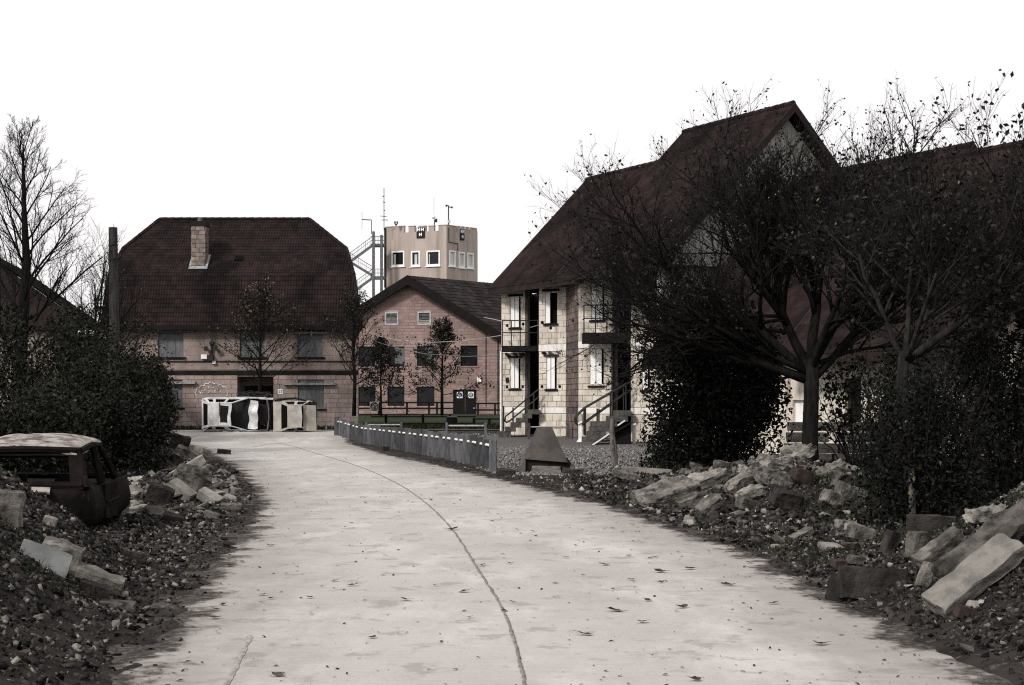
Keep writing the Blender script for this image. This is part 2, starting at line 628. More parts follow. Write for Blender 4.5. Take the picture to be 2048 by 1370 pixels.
mat("timber_pole", (.062, .056, .053), (.032, .029, .028), scale=4, rough=.9, bump=.01, stretch=(5, 5, .35))
mat("timber_stake", (.15, .137, .127), (.06, .053, .05), scale=5, rough=.9, stretch=(4, 4, .7), lo=.45, hi=.6)
mat("bark", (.015, .0135, .0125), (.007, .0065, .006), scale=7, rough=.95, bump=.015, bscale=24, stretch=(2, 2, .5))
mat("bark_pale", (.028, .0255, .0235), (.012, .011, .0105), scale=6, rough=.95, bump=.012, bscale=24, stretch=(2, 2, .5))
mat("twig", (.014, .0125, .012), (.008, .0072, .0072), scale=5, rough=.95)
mat("leaf_dark", (.018, .018, .0135), (.009, .010, .008), scale=1.5, rough=.6, island=.6, spec=.08)
mat("leaf_brown", (.025, .020, .018), (.012, .010, .010), scale=1.5, rough=.65, island=.6, spec=.08)
mat("leaf_yellow", (.13, .115, .068), (.07, .062, .04), scale=1.5, rough=.65, island=.5, spec=.08)
mat("leaf_hedge", (.022, .024, .015), (.011, .012, .008), scale=1.2, rough=.6, island=.6, spec=.08)
mat("leaf_conifer", (.010, .011, .009), (.006, .006, .006), scale=1.5, rough=.7, island=.5, spec=.08)
mat("concrete_block", (.095, .086, .081), (.06, .054, .051), scale=2, rough=.93, bump=.008, bscale=30, c3=(.05, .045, .043), s3=2.2, t3=.58, w3=.16, stretch3=(1, 1, .5))
mat("concrete_pale", (.25, .235, .215), (.16, .149, .138), scale=2, rough=.93, obj=.2, bump=.008, bscale=22, c3=(.12, .11, .10), s3=2, t3=.6, w3=.12)
mat("step_concrete", (.11, .102, .095), (.06, .055, .052), scale=4, rough=.92, bump=.006)
mat("car_white", (.60, .60, .605), (.40, .395, .39), scale=3.0, rough=.35, spec=.5, c3=(.34, .32, .31), s3=4, t3=.66, w3=.08)
mat("car_beige", (.42, .39, .35), (.31, .285, .255), scale=2.5, rough=.55, spec=.35, c3=(.17, .10, .07), s3=7, t3=.68, w3=.05)
mat("car_beige_dull", (.30, .275, .24), (.19, .17, .15), scale=1.5, rough=.6, spec=.3)
mat("car_inside", (.012, .012, .013), (.02, .019, .019), scale=5, rough=.8)
mat("rubber", (.012, .012, .012), (.018, .017, .017), scale=8, rough=.85)
mat("rust", (.0115, .0082, .0078), (.0055, .0048, .0047), scale=3.2, rough=.85, spec=.04, c3=(.034, .022, .019), s3=5, t3=.64, w3=.07)
mat("ash_roof", (.32, .30, .28), (.15, .128, .115), scale=5, rough=.8, bump=.02, bscale=14, lo=.42, hi=.6, c3=(.05, .032, .027), s3=6, t3=.57, w3=.05, stretch3=(.5, 1.6, 1))
mat("chalk_line", (.75, .72, .70), (.6, .57, .55), scale=8, rough=.9)

# ------------------------------------------------------------------ terrain
ROAD_L = [(3, -1.6), (8.8, -2.36), (10.4, -2.48), (12.6, -2.72), (16.3, -3.15), (19.5, -3.47), (24.3, -4.12), (29.3, -5.12), (34.4, -6.24), (40, -7.6), (50, -10.2), (60, -13.0), (66, -19), (71.5, -28)]
ROAD_R = [(3, 2.2), (8.8, 3.02), (10.0, 2.86), (12.6, 2.72), (16.3, 2.66), (19.5, 2.14), (23.1, 1.72), (27.7, .80), (32.1, -.18), (37, -1.3), (48, -4.0), (62, -6.7), (66, -6.9), (71.5, -6.6)]


def base_z(y):
    return .36 * sstep(60, 71.5, y) + .34 * sstep(74, 108, y)


def nz2(x, y, s, o=0.0):
    return noise.noise(Vector((x * s + o, y * s - o, o * .37)))


def gz(x, y):
    z = base_z(y)
    xl, xr = tab(ROAD_L, y), tab(ROAD_R, y)
    # left gravel bank in the foreground
    xe = tab([(4, -1.75), (9, -2.35), (13, -3.05), (16, -3.55)], y) + .16 * nz2(x, y, .9, 3)
    win = 1 - sstep(14.0, 16.8, y)
    t = max(0.0, xe - x)
    h = .74 * t * t / (t + .35)
    z += win * 1.02 * min(h, 1.5 + .1 * nz2(x, y, .7)) if t > 0 else 0
    # right gravel bank in the foreground
    xe = tab([(4, 2.9), (9, 2.92), (12.5, 2.62), (16, 3.3)], y) + .15 * nz2(x, y, .9, 9)
    t = max(0.0, x - xe)
    h = .56 * t * t / (t + .4)
    z += (1 - sstep(13.8, 17.8, y)) * min(h, 1.3) if t > 0 else 0
    # rubble mound right of the road, under the big tree
    z += .52 * math.exp(-((x - 5.3) / 1.7) ** 2 - ((y - 29.5) / 3.4) ** 2) * sstep(xr + .4, xr + 2.2, x)
    z += .30 * math.exp(-((x - 4.6) / 1.9) ** 2 - ((y - 23.5) / 2.6) ** 2) * sstep(xr + .3, xr + 2.0, x)
    # rubble mound left of the road, by the hedge
    z += .42 * math.exp(-((x + 5.9) / 1.3) ** 2 - ((y - 28) / 3.2) ** 2) * sstep(-xl + .3, -xl + 1.6, -x)
    z += .35 * math.exp(-((x + 8.6) / 1.6) ** 2 - ((y - 37) / 5) ** 2) * sstep(-xl + .3, -xl + 1.6, -x)
    return z


def ground_h(x, y):
    xl, xr = tab(ROAD_L, y), tab(ROAD_R, y)
    e = min(x - xl, xr - x)            # >0 on the road
    if y > 70.2:
        e = -1
    z = gz(x, y)
    if y < 66:
        rag = .012 + .030 * nz2(x * .6, y * 1.5, 2.2, 1) + .02 * nz2(x, y, 6, 2)
        z += rag if e < 0 else 0
        if e > -.05:
            z += lerp(.014, -.10, sstep(-.05, .55 + .35 * nz2(x, y, 1.1, 5), e)) + .030 * nz2(x * .7, y * 1.6, 2.3, 7) * (1 - sstep(.3, .8, e))
        k = 1.0 if e < -.4 else .3
        z += k * (.030 * nz2(x, y, 3.1, 4) + .018 * nz2(x, y, 8, 8)) if e < 0 else 0
    elif e > 0:
        z -= .12
    return z


def axis(segs):
    out = [segs[0][0]]
    for a, b, st in segs:
        n = max(1, round((b - a) / st))
        out += [a + (b - a) * (i + 1) / n for i in range(n)]
    return out


gx = axis([(-700, -120, 80), (-120, -30, 15), (-30, -9, 1.0), (-9, -5.5, .16), (-5.5, 6.5, .095), (6.5, 9, .16), (9, 30, 1.0), (30, 120, 15), (120, 700, 80)])
gy = axis([(-60, 0, 15), (0, 7, 1.0), (7, 20, .09), (20, 34, .14), (34, 64, .4), (64, 130, 1.5), (130, 300, 20), (300, 1500, 150)])
mb = MB()
nx = len(gx)
for y in gy:
    for x in gx:
        mb.v.append((x, y, ground_h(x, y)))
for j in range(len(gy) - 1):
    for i in range(nx - 1):
        a = j * nx + i
        mb.f.append((a, a + 1, a + nx + 1, a + nx)); mb.m.append(0)
ground = struct(mb.build("ground", "mud", smooth=True))
ground["label"] = "dark muddy ground along both sides of the pale road"

# the road: one concrete sheet, edges worn under mud
mb = MB()
ys = axis([(1, 8, .5), (8, 40, .25), (40, 71.3, .7)])
NU = 30
edge_attr = []
for y in ys:
    xl, xr = tab(ROAD_L, y), tab(ROAD_R, y)
    for i in range(NU + 1):
        u = i / NU
        x = lerp(xl - .25, xr + .25, u)
        mb.v.append((x, y, base_z(y) + .012 + .006 * nz2(x, y, .5)))
        edge_attr.append(min(x - xl, xr - x))
for j in range(len(ys) - 1):
    for i in range(NU):
        a = j * (NU + 1) + i
        mb.f.append((a, a + 1, a + NU + 2, a + NU + 1)); mb.m.append(0)
road = struct(mb.build("road", "concrete_road", smooth=True))
road["label"] = "pale concrete road curving away to the left"
at = road.data.attributes.new("edge", 'FLOAT', 'POINT')
at.data.foreach_set("value", edge_attr)
# mud trodden over the road's edges: dirt whose shape follows the verge, plus tyre-worn paler lanes
nt = MATS["concrete_road"].node_tree
N, L = nt.nodes, nt.links
bsdf = N["Principled BSDF"]
src = bsdf.inputs["Base Color"].links[0].from_socket
a_ = N.new("ShaderNodeAttribute"); a_.attribute_name = "edge"
tc = N.new("ShaderNodeTexCoord")


def road_noise(s, det=6):
    mp = N.new("ShaderNodeMapping"); mp.inputs["Scale"].default_value = s
    L.new(tc.outputs["Object"], mp.inputs["Vector"])
    n = N.new("ShaderNodeTexNoise"); n.inputs["Scale"].default_value = 1.0
    n.inputs["Detail"].default_value = det; n.inputs["Roughness"].default_value = .65
    L.new(mp.outputs[0], n.inputs["Vector"])
    return n.outputs["Fac"]


def math_(op, a, b):
    m = N.new("ShaderNodeMath"); m.operation = op
    for k, v in enumerate((a, b)):
        if isinstance(v, (int, float)):
            m.inputs[k].default_value = v
        else:
            L.new(v, m.inputs[k])
    return m.outputs[0]


def mrange(v, a, b, c=0.0, d=1.0):
    m = N.new("ShaderNodeMapRange"); m.interpolation_type = 'SMOOTHSTEP'
    m.inputs["From Min"].default_value = a; m.inputs["From Max"].default_value = b
    m.inputs["To Min"].default_value = c; m.inputs["To Max"].default_value = d
    L.new(v, m.inputs["Value"])
    return m.outputs[0]


def mixc(f, a, b):
    m = N.new("ShaderNodeMix"); m.data_type = 'RGBA'
    L.new(f, m.inputs[0])
    for k, v in ((6, a), (7, b)):
        if isinstance(v, tuple):
            m.inputs[k].default_value = (*v, 1)
        else:
            L.new(v, m.inputs[k])
    return m.outputs[2]


nA = road_noise((1.8, 1.3, 1)); nB = road_noise((7, 8, 1))
wob = math_('ADD', math_('MULTIPLY', math_('SUBTRACT', nA, .5), 1.5), math_('MULTIPLY', math_('SUBTRACT', nB, .5), .5))
mudf = mrange(math_('ADD', a_.outputs["Fac"], wob), .05, .34, 1.0, 0.0)
dust = mrange(math_('ADD', a_.outputs["Fac"], math_('MULTIPLY', wob, 1.4)), .3, 1.5, .48, 0.0)
scr = mrange(road_noise((2.2, 7, 1), 8), .60, .72, 0.0, .26)
pale = mrange(road_noise((.9, .33, 1), 10), .48, .64, 0.0, .55)
damp = mrange(road_noise((1.1, .45, 1), 9), .54, .68, 0.0, .50)
spk = mrange(road_noise((26, 20, 1), 3), .66, .72, 0.0, .6)
grain = mrange(road_noise((55, 30, 1), 4), .30, .72)
brush = mrange(road_noise((2.5, 26, 1), 6), .48, .72, 0.0, .30)
stain = mrange(road_noise((2.2, 2.0, 1), 12), .55, .64, 0.0, .60)
big = mrange(road_noise((.22, .10, 1), 5), .40, .66)
base_c = mixc(big, (.43, .408, .39), (.355, .334, .318))
base_c = mixc(grain, base_c, src)
c_ = mixc(pale, base_c, (.54, .522, .505))
c_ = mixc(brush, c_, (.28, .258, .244))
c_ = mixc(stain, c_, (.235, .215, .203))
c_ = mixc(damp, c_, (.27, .25, .238))
c_ = mixc(scr, c_, (.25, .228, .215))
c_ = mixc(dust, c_, (.20, .175, .16))
c_ = mixc(spk, c_, (.17, .15, .135))
grit = mixc(mrange(road_noise((18, 14, 1), 6), .40, .66), (.032, .027, .025), (.095, .083, .076))
c_ = mixc(mudf, c_, grit)
for l_ in list(bsdf.inputs["Base Color"].links):
    L.remove(l_)
L.new(c_, bsdf.inputs["Base Color"])


def ribbon(pts, w, z, jit, seed, step=.035):
    """thin raised irregular strip along a pixel polyline lying on the road"""
    rnd = random.Random(seed)
    wp = []
    for px, py in pts:
        d = F * EYE / (py - HZ)
        if d > 60:
            d = F * (EYE - base_z(d)) / (py - HZ)
        wp.append(Vector(((px - CX) / F * d, d, 0)))
    m = MB()
    prev = None
    # Catmull-Rom
    q = [wp[0]] + wp + [wp[-1]]
    path = []
    for i in range(1, len(q) - 2):
        n = max(2, int((q[i + 1] - q[i]).length / step))
        for k in range(n):
            t = k / n
            p0, p1, p2, p3 = q[i - 1], q[i], q[i + 1], q[i + 2]
            path.append(.5 * ((2 * p1) + (p2 - p0) * t + (2 * p0 - 5 * p1 + 4 * p2 - p3) * t * t + (3 * p1 - p0 - 3 * p2 + p3) * t ** 3))
    for i, p in enumerate(path):
        d = path[min(i + 1, len(path) - 1)] - path[max(i - 1, 0)]
        s = Vector((d.y, -d.x, 0)).normalized()
        wl_, wr_ = w * (.8 + .7 * noise.noise(p * 2.3) + rnd.uniform(-.25, .25)), w * (.8 + .7 * noise.noise(p * 2.9 + Vector((5, 0, 0))) + rnd.uniform(-.25, .25))
        c = p + s * jit * 1.5 * noise.noise(p * 3.3 + Vector((0, 9, 0)))
        zz = base_z(c.y) + z + .006 * nz2(c.x, c.y, .5)
        a, b, t_ = c - s * wl_, c + s * wr_, c.copy()
        row = len(m.v)
        m.v += [(a.x, a.y, zz), (c.x, c.y, zz + .010 * rnd.random()), (b.x, b.y, zz)]
        if prev is not None:
            for k in (0, 1):
                m.f.append((prev + k, prev + k + 1, row + k + 1, row + k)); m.m.append(0)
        prev = row
    return m


ribbon([(1056, 1420), (1050, 1370), (1030, 1290), (1000, 1210), (960, 1148), (905, 1062), (850, 1006), (790, 966), (720, 935), (640, 910), (560, 888), (505, 877)], .014, .017, .006, 3).build("expansion_joint", "joint_dirt", road)
ribbon([(440, 1400), (455, 1370), (478, 1325), (500, 1275)], .020, .016, .005, 4).build("tyre_groove", "groove_dirt", road)

# pale path beyond the barrier, lawn and gravel yard
mb = MB()
for (x0, x1, y0, y1) in ((-9, .5, 70.6, 72.6), (.5, 5, 70.6, 72.2)):
    mb.quad((x0, y0, base_z(y0) + .03), (x1, y0, base_z(y0) + .03), (x1, y1, base_z(y1) + .03), (x0, y1, base_z(y1) + .03))
p_ = struct(mb.build("path", "concrete_road"))
p_["label"] = "narrow pale footpath beyond the barrier"
mb = MB()
lx = axis([(-120, -30, 10), (-30, 30, 1.5), (30, 120, 10)])
ly = axis([(72.5, 130, 1.2), (130, 400, 30)])
n0 = len(lx)
for y in ly:
    for x in lx:
        mb.v.append((x, y, gz(x, y) + .035 + .05 * nz2(x, y, .4)))
for j in range(len(ly) - 1):
    for i in range(n0 - 1):
        a = j * n0 + i
        mb.f.append((a, a + 1, a + n0 + 1, a + n0)); mb.m.append(0)
l_ = struct(mb.build("lawn", "grass", smooth=True))
l_["label"] = "dark green lawn in front of the brick building"

YARD = [P(985, 952, 34.6), P(1180, 958, 33.6), P(1290, 950, 35), P(1480, 900, 50), P(1500, 880, 60), P(1080, 875, 68), P(960, 866, 69.5), P(830, 870, 64)]


def in_poly(x, y, poly):
    c = False
    for i in range(len(poly)):
        a, b = poly[i], poly[i - 1]
        if (a.y > y) != (b.y > y) and x < (b.x - a.x) * (y - a.y) / (b.y - a.y) + a.x:
            c = not c
    return c


mb = MB()
mb.poly([(p.x, p.y, (.05 if i > 2 else -.03) + base_z(p.y) * .8) for i, p in enumerate(YARD)])
yo = struct(mb.build("gravel_yard", "gravel_grey"))
yo["label"] = "grey gravel yard in front of the pale house"
rng = random.Random(5)
pts, sz = [], []
while len(pts) < 14000:
    y = 34 + 34 * rng.random() ** 1.7; x = rng.uniform(-5, 10)
    if in_poly(x, y, YARD):
        pts.append((x, y, .01 + .05 * sstep(34, 44, y) + base_z(y) * .8)); sz.append(rng.uniform(.03, .075))
g_ = scatter_mesh("gravel", "stone_small", pts, sz, 3)
g_.data.materials.clear(); mat("gravel_chip", (.19, .18, .176), (.12, .113, .112), scale=3, rough=.9, island=.6); g_.data.materials.append(MATS["gravel_chip"])
tag(g_, "loose grey gravel chips covering the yard", "gravel", kind="stuff")

# ------------------------------------------------------------------ house on the left (tiled, half-hipped roof)
LH = 74.0
fL = Face(P(214, 800, LH), P(716, 800, LH))
hl = thing("house", "pinkish block house with dark tiled hipped roof and grey shutters behind the overturned cars", "house", (fL.A.x + 6, LH + 4, .36))
zL0 = .36
_, zL1 = fL.uv(460, 655)           # eaves
_, zLm = fL.uv(460, 749)           # shadow gap between the storeys
up_win = [fL.rect(316, 367, 664, 714), fL.rect(480, 530, 664, 714), fL.rect(595, 645, 664, 714)]
lo_win = [fL.rect(322, 365, 757, 815), fL.rect(596, 648, 757, 817)]
porch = fL.rect(475, 547, 753, 872)
roof_w = MB()
mbw = MB()
wall_holes(mbw, fL, 0, fL.W, zL0 - .3, zL1 + .1, up_win + lo_win + [porch], -.3, 0)
dep = 9.0
# side and back walls (butted behind the front slab); the plan narrows towards the back on the right
for a, sh in ((0.0, 0.0), (fL.W - .3, -1.15)):
    q = [fL.pt(a, 0, -.302), fL.pt(a + .3, 0, -.302), fL.pt(a + .3 + sh, 0, -dep), fL.pt(a + sh, 0, -dep)]
    mbw.hexa([Vector((p.x, p.y, zL0 - .3)) for p in q] + [Vector((p.x, p.y, zL1 + .1)) for p in q])
fL.box(mbw, .302, fL.W - 1.5, zL0 - .3, zL1 + .1, -dep, -dep + .3)
mbw.build("wall", "wall_left_house_mortar", hl)
blk = [bevel_box_mesh("block_left_house_%d" % i, "wall_left_house", .03) for i in range(1)]
lay_blocks(fL, 0, fL.W, zL0 - .1, zLm - .02, .46, .235, lo_win + [porch], hl, blk, 11, joint=.014, proud=.022)
jb = MB()
lay_blocks(fL, 0, fL.W, zLm + .24, zL1, .46, .235, up_win, None, None, 12, joint=.006, proud=.014, joined=jb)
stuff(jb.build("upper_blockwork", "wall_left_house", hl))
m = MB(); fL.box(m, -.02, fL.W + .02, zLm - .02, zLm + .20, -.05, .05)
m.build("shadow_gap_strip", "soot_and_shade", hl)  # dark strip whose colour stands for the shade in the gap between storeys
m = MB(); a0, z_ = fL.uv(330, 723); a1, _ = fL.uv(712, 723)
m.tube([fL.pt(a0, z_, .05), fL.pt(a1, z_, .05)], .028, 6)
for a in (a0 + 1, a0 + 3, a0 + 5, a0 + 7): fL.box(m, a, a + .05, z_ - .05, z_ + .05, 0, .07)
m.build("wall_pipe", "metal_dark", hl)
for i, w in enumerate(up_win + lo_win):
    m = MB()
    fL.box(m, w[0], w[1], w[2], w[3], -.10, -.06)
    s = m.build("shutter", "shutter_grey", hl)
    m = MB()
    for k in range(1, 3):
        a = lerp(w[0], w[1], k / 3); fL.box(m, a - .012, a + .012, w[2], w[3], -.06, -.045)
    m.build("seam", "metal_grey", s)
    m = MB(); fL.box(m, w[0] - .12, w[1] + .12, w[2] - .09, w[2] - .005, -.05, .09)
    m.build("sill", "soot_and_shade", hl)
for (x0, x1, y0, y1, mt) in ((345, 392, 763, 768, "lead"), (568, 672, 766, 770, "lead"), (312, 392, 660, 665, "metal_grey"), (585, 660, 664, 668, "metal_grey"), (470, 540, 659, 664, "metal_grey")):
    r_ = fL.rect(x0, x1, y0, y1); m = MB(); fL.box(m, r_[0], r_[1], r_[2], r_[3], 0, .22); m.build("window_canopy", mt, hl)
# porch recess
m = MB()
fL.box(m, porch[0] - .1, porch[1] + .1, zL0 - .3, porch[3], -1.5, -1.4)
fL.box(m, porch[0] - .12, porch[0], zL0 - .3, porch[3], -1.4, -.302)
fL.box(m, porch[1], porch[1] + .12, zL0 - .3, porch[3], -1.4, -.302)
m.build("porch_wall", "wall_left_house", hl)
r_ = fL.rect(479, 537, 771, 872)
for k in (0, 1):
    m = MB(); w2 = (r_[1] - r_[0]) / 2
    fL.box(m, r_[0] + w2 * k + .02, r_[0] + w2 * (k + 1) - .02, zL0, r_[3], -1.398, -1.34); m.build("door", "soot_and_shade", hl)
# house number plate
r_ = fL.rect(556, 566, 778, 788)
m = MB(); fL.box(m, r_[0], r_[1], r_[2], r_[3], .03, .05); pl = m.build("number_plate", "white_paint", hl)


def text(body, size, loc, rotz, matname, parent, name, ext=.002):
    cu = bpy.data.curves.new(name, 'FONT')
    cu.body = body; cu.size = size; cu.extrude = ext
    cu.align_x = 'CENTER'; cu.align_y = 'CENTER'
    o = bpy.data.objects.new(name, cu)
    COL.objects.link(o)
    cu.materials.append(MATS[matname])
    me = bpy.data.meshes.new_from_object(o)
    bpy.data.objects.remove(o)
    o = bpy.data.objects.new(name, me)
    COL.objects.link(o)
    o.parent = parent
    o.location = Vector(loc) - parent_loc(parent)
    o.rotation_euler = (R(90), 0, rotz)
    return o


text("52", .19, fL.pt((r_[0] + r_[1]) / 2, (r_[2] + r_[3]) / 2, .055), 0, "soot_and_shade", pl, "number_lettering")
# graffiti: cloud outline and letters in pale line
m = MB()


def stroke(pts, r=.016):
    m.tube([fL.pt(*fL.uv(x, y), .032) for x, y in pts], r, 4)


arc = []
cl = [(394, 790), (393, 782), (400, 776), (409, 772), (417, 768), (428, 768), (437, 771), (446, 774), (453, 780), (455, 788), (452, 792)]
for (x0, y0), (x1, y1) in zip(cl, cl[1:]):
    for k in range(5):
        t = k / 4; nxx, nyy = (y1 - y0), -(x1 - x0); b = .34 * math.sin(math.pi * t)
        arc.append((lerp(x0, x1, t) + nxx * b, lerp(y0, y1, t) + nyy * b))
stroke(arc, .020)
GL = {"K": [[(0, 0), (0, 1)], [(.8, 0), (0, .55), (.8, 1)]], "A": [[(0, 1), (.4, 0), (.8, 1)], [(.18, .6), (.62, .6)]],
      "F": [[(0, 1), (0, 0), (.7, 0)], [(0, .45), (.55, .45)]], "N": [[(0, 1), (0, 0), (.75, 1), (.75, 0)]],
      "S": [[(.7, .1), (.3, 0), (0, .25), (.65, .65), (.4, 1), (0, .9)]], "I": [[(.2, 0), (.2, 1)]], "E": [[(.7, 0), (0, 0), (0, 1), (.7, 1)], [(0, .5), (.5, .5)]]}
for ch, x, y, s, rt in (("K", 400, 783, 5, -.35), ("A", 408, 777, 5, -.2), ("F", 417, 772.5, 5, -.05), ("A", 425, 772, 5, .05), ("N", 433, 775, 5, .2), ("A", 441, 780, 5, .35), ("S", 417, 781, 4.5, 0), ("I", 424, 781, 4.5, 0), ("E", 429, 781, 4.5, 0)):
    for st in GL[ch]:
        stroke([(x + s * (u * math.cos(rt) - v * math.sin(rt)), y + s * (u * math.sin(rt) + v * math.cos(rt))) for u, v in st], .017)
gf = m.build("graffiti", "chalk_line", hl)
gf["label"] = "chalk-white graffiti reading KAFANA inside a cloud outline"
# lamp and loudspeaker bracket
m = MB()
a, z = fL.uv(424, 705)
fL.box(m, a - .05, a + .05, z - .45, z + .42, .03, .13); m.build("bracket", "metal_dark", hl)
for dx in (-.24, .24):
    m = MB(); c = fL.pt(a + dx, z + .18, .0)
    m.tube([c + fL.n * .03, c + fL.n * .10, c + fL.n * .30], [.05, .07, .125], 12); m.build("loudspeaker", "metal_dark", hl)
m = MB(); fL.box(m, a - .10, a + .10, z + .40, z + .54, .03, .22); m.build("floodlight", "metal_dark", hl)
m = MB(); fL.box(m, a - .13, a + .10, z - .42, z - .12, .03, .24); m.build("control_box", "metal_dark", hl)
m = MB(); fL.box(m, a - .50, a - .22, z - .32, z - .10, .03, .2); m.build("alarm_box", "white_paint", hl)
m = MB(); fL.box(m, a + .04, a + .20, z - .56, z - .42, .03, .15); m.build("junction_box", "white_paint", hl)
# roof: three rings (eaves, break, ridge) as tiled planes
dE, dB, dR = LH - .45, LH + .55, LH + 4.4
e0, e1 = P(203, 651, dE), P(722, 651, dE)
b0, b1 = P(219, 552, dB), P(708, 552, dB)
e1.z = e0.z; b1.z = b0.z
r0, r1 = P(320, 440, dR), P(619, 442, dR)
r1.z = r0.z
yb = LH + dep + .45
be0, be1 = Vector((e0.x, yb, e0.z)), Vector((e1.x - 1.3, yb, e1.z))
bb0, bb1 = Vector((b0.x, yb - 1, b0.z)), Vector((b1.x - 1.2, yb - 1, b1.z))
tm = .46
m0, m1 = b0.lerp(r0, tm), b1.lerp(r1, tm)
m0.x = (246 - CX) / F * m0.y; m1.x = (693 - CX) / F * m1.y
mm0, mm1 = Vector((m0.x, 2 * r0.y - m0.y, m0.z)), Vector((m1.x - .4, 2 * r0.y - m1.y, m1.z))
# the hip starts a little above the break, as in the photograph
m = MB()
tile_roof(m, e0, e1, b1, b0, .27, .25, .042, step=.020, seed=1)
tile_roof(m, b0, b1, m1, m0, .27, .25, .042, step=.020, seed=2)
tile_roof(m, m0, m1, r1, r0, .27, .25, .042, step=.020, seed=6)
tile_roof(m, e1, be1, bb1, b1, .27, .25, .042, step=.020, seed=3)
tile_roof(m, be0, e0, b0, bb0, .27, .25, .042, step=.020, seed=4)
stuff(m.build("roof_tiling", "roof_tile", hl))
m = MB()
for q in ((e0, e1, b1, b0), (b0, b1, m1, m0), (m0, m1, r1, r0), (e1, be1, bb1, b1), (be0, e0, b0, bb0), (b1, bb1, mm1, m1), (m1, mm1, r1), (bb0, b0, m0, mm0), (mm0, m0, r0), (bb1, bb0, mm0, mm1), (mm1, mm0, r0, r1), (be1, be0, bb0, bb1)):
    m.poly([v + Vector((0, 0, -.02)) for v in q])
m.poly([v + Vector((0, 0, -.06)) for v in (e0, be0, be1, e1)])
rf = m.build("roof", "fascia_dark", hl)
for k, (p, q) in enumerate(((r0, r1), (r0, m0), (r1, m1), (m0, b0), (m1, b1), (b0, e0), (b1, e1))):
    n = max(2, int((q - p).length / .4))
    m = MB()
    for i in range(n):
        m.tube([p.lerp(q, i / n) + Vector((0, 0, .05)), p.lerp(q, (i + 1) / n - .003) + Vector((0, 0, .055))], [.09, .10], 7)
    m.build("ridge_capping", "roof_tile", rf)
m = MB(); m.bar(e0 + Vector((0, -.03, -.10)), e1 + Vector((0, -.03, -.10)), .05, .22); m.build("gutter", "fascia_dark", rf)
# chimney with lead flashing
def onroof(px, py):      # point of the upper front plane under a pixel
    n = (b1 - b0).cross(r0 - b0)
    ray = P(px, py, 1.0) - Vector((0, 0, EYE)); o = Vector((0, 0, EYE))
    return o + ray * ((b0 - o).dot(n) / ray.dot(n))


c0 = onroof(397, 536)
ztop = P(397, 446, c0.y).z
w = .70
m = MB(); m.box((c0.x, c0.y + w / 2, (c0.z + ztop) / 2 - .3), (w - .06, w - .06, ztop - c0.z + .6)); ch = m.build("chimney", "wall_left_house_mortar", hl)
cb = bevel_box_mesh("chimney_block_mesh", "chimney_block", .04)
fc = Face((c0.x - w / 2, c0.y), (c0.x + w / 2, c0.y))
lay_blocks(fc, 0, w, c0.z - .1, ztop - .15, .42, .215, [], ch, [cb], 5, joint=.016, proud=.02)
for f2 in (Face((c0.x - w / 2, c0.y + w), (c0.x - w / 2, c0.y + .02)), Face((c0.x + w / 2, c0.y + .02), (c0.x + w / 2, c0.y + w))):
    jb = MB(); lay_blocks(f2, 0, w - .02, c0.z + .2, ztop - .15, .42, .215, [], None, None, 6, proud=.02, joined=jb)
    stuff(jb.build("chimney_side_block", "chimney_block", ch))
m = MB(); m.box((c0.x, c0.y + w / 2, ztop - .03), (w + .12, w + .12, .24)); m.build("chimney_cap", "soot_and_shade", ch)
m = MB(); m.tube([(c0.x + .0, c0.y + w / 2, ztop + .08), (c0.x, c0.y + w / 2, ztop + .30)], [.13, .11], 10); m.build("chimney_pot", "chimney_block", ch)
m = MB()
sl = (r0 - b0); sl.x = 0; sl.normalize(); nn = Vector((0, -sl.z, sl.y))
cc = c0 + Vector((0, 0, .0)) + nn * .07
m.hexa([cc + Vector((-.48, 0, 0)) - sl * .20, cc + Vector((.48, 0, 0)) - sl * .20, cc + Vector((.46, 0, 0)) + sl * .02, cc + Vector((-.46, 0, 0)) + sl * .02] + [q + nn * .03 for q in (cc + Vector((-.48, 0, 0)) - sl * .20, cc + Vector((.48, 0, 0)) - sl * .20, cc + Vector((.46, 0, 0)) + sl * .02, cc + Vector((-.46, 0, 0)) + sl * .02)])
for sx in (-1, 1):
    p0 = cc + Vector((sx * .41, 0, 0)); hi_ = 1.0 if sx > 0 else 1.15
    m.hexa([p0 + Vector((-.06, 0, 0)), p0 + Vector((.06, 0, 0)), p0 + Vector((.06, 0, 0)) + sl * hi_, p0 + Vector((-.06, 0, 0)) + sl * hi_] + [q + nn * .05 for q in (p0 + Vector((-.06, 0, 0)), p0 + Vector((.06, 0, 0)), p0 + Vector((.06, 0, 0)) + sl * hi_, p0 + Vector((-.06, 0, 0)) + sl * hi_)])
m.build("flashing", "lead", ch)
h0 = onroof(478, 519)
m = MB()
m.hexa([h0 + Vector((-.20, 0, 0)) - sl * .17 + nn * .05, h0 + Vector((.20, 0, 0)) - sl * .17 + nn * .05, h0 + Vector((.20, 0, 0)) + sl * .17 + nn * .05, h0 + Vector((-.20, 0, 0)) + sl * .17 + nn * .05] + [h0 + Vector((dx, 0, 0)) + sl * dy + nn * .11 for dx, dy in ((-.2, -.17), (.2, -.17), (.2, .17), (-.2, .17))])
m.build("missing_tile_gap", "black_void", rf)

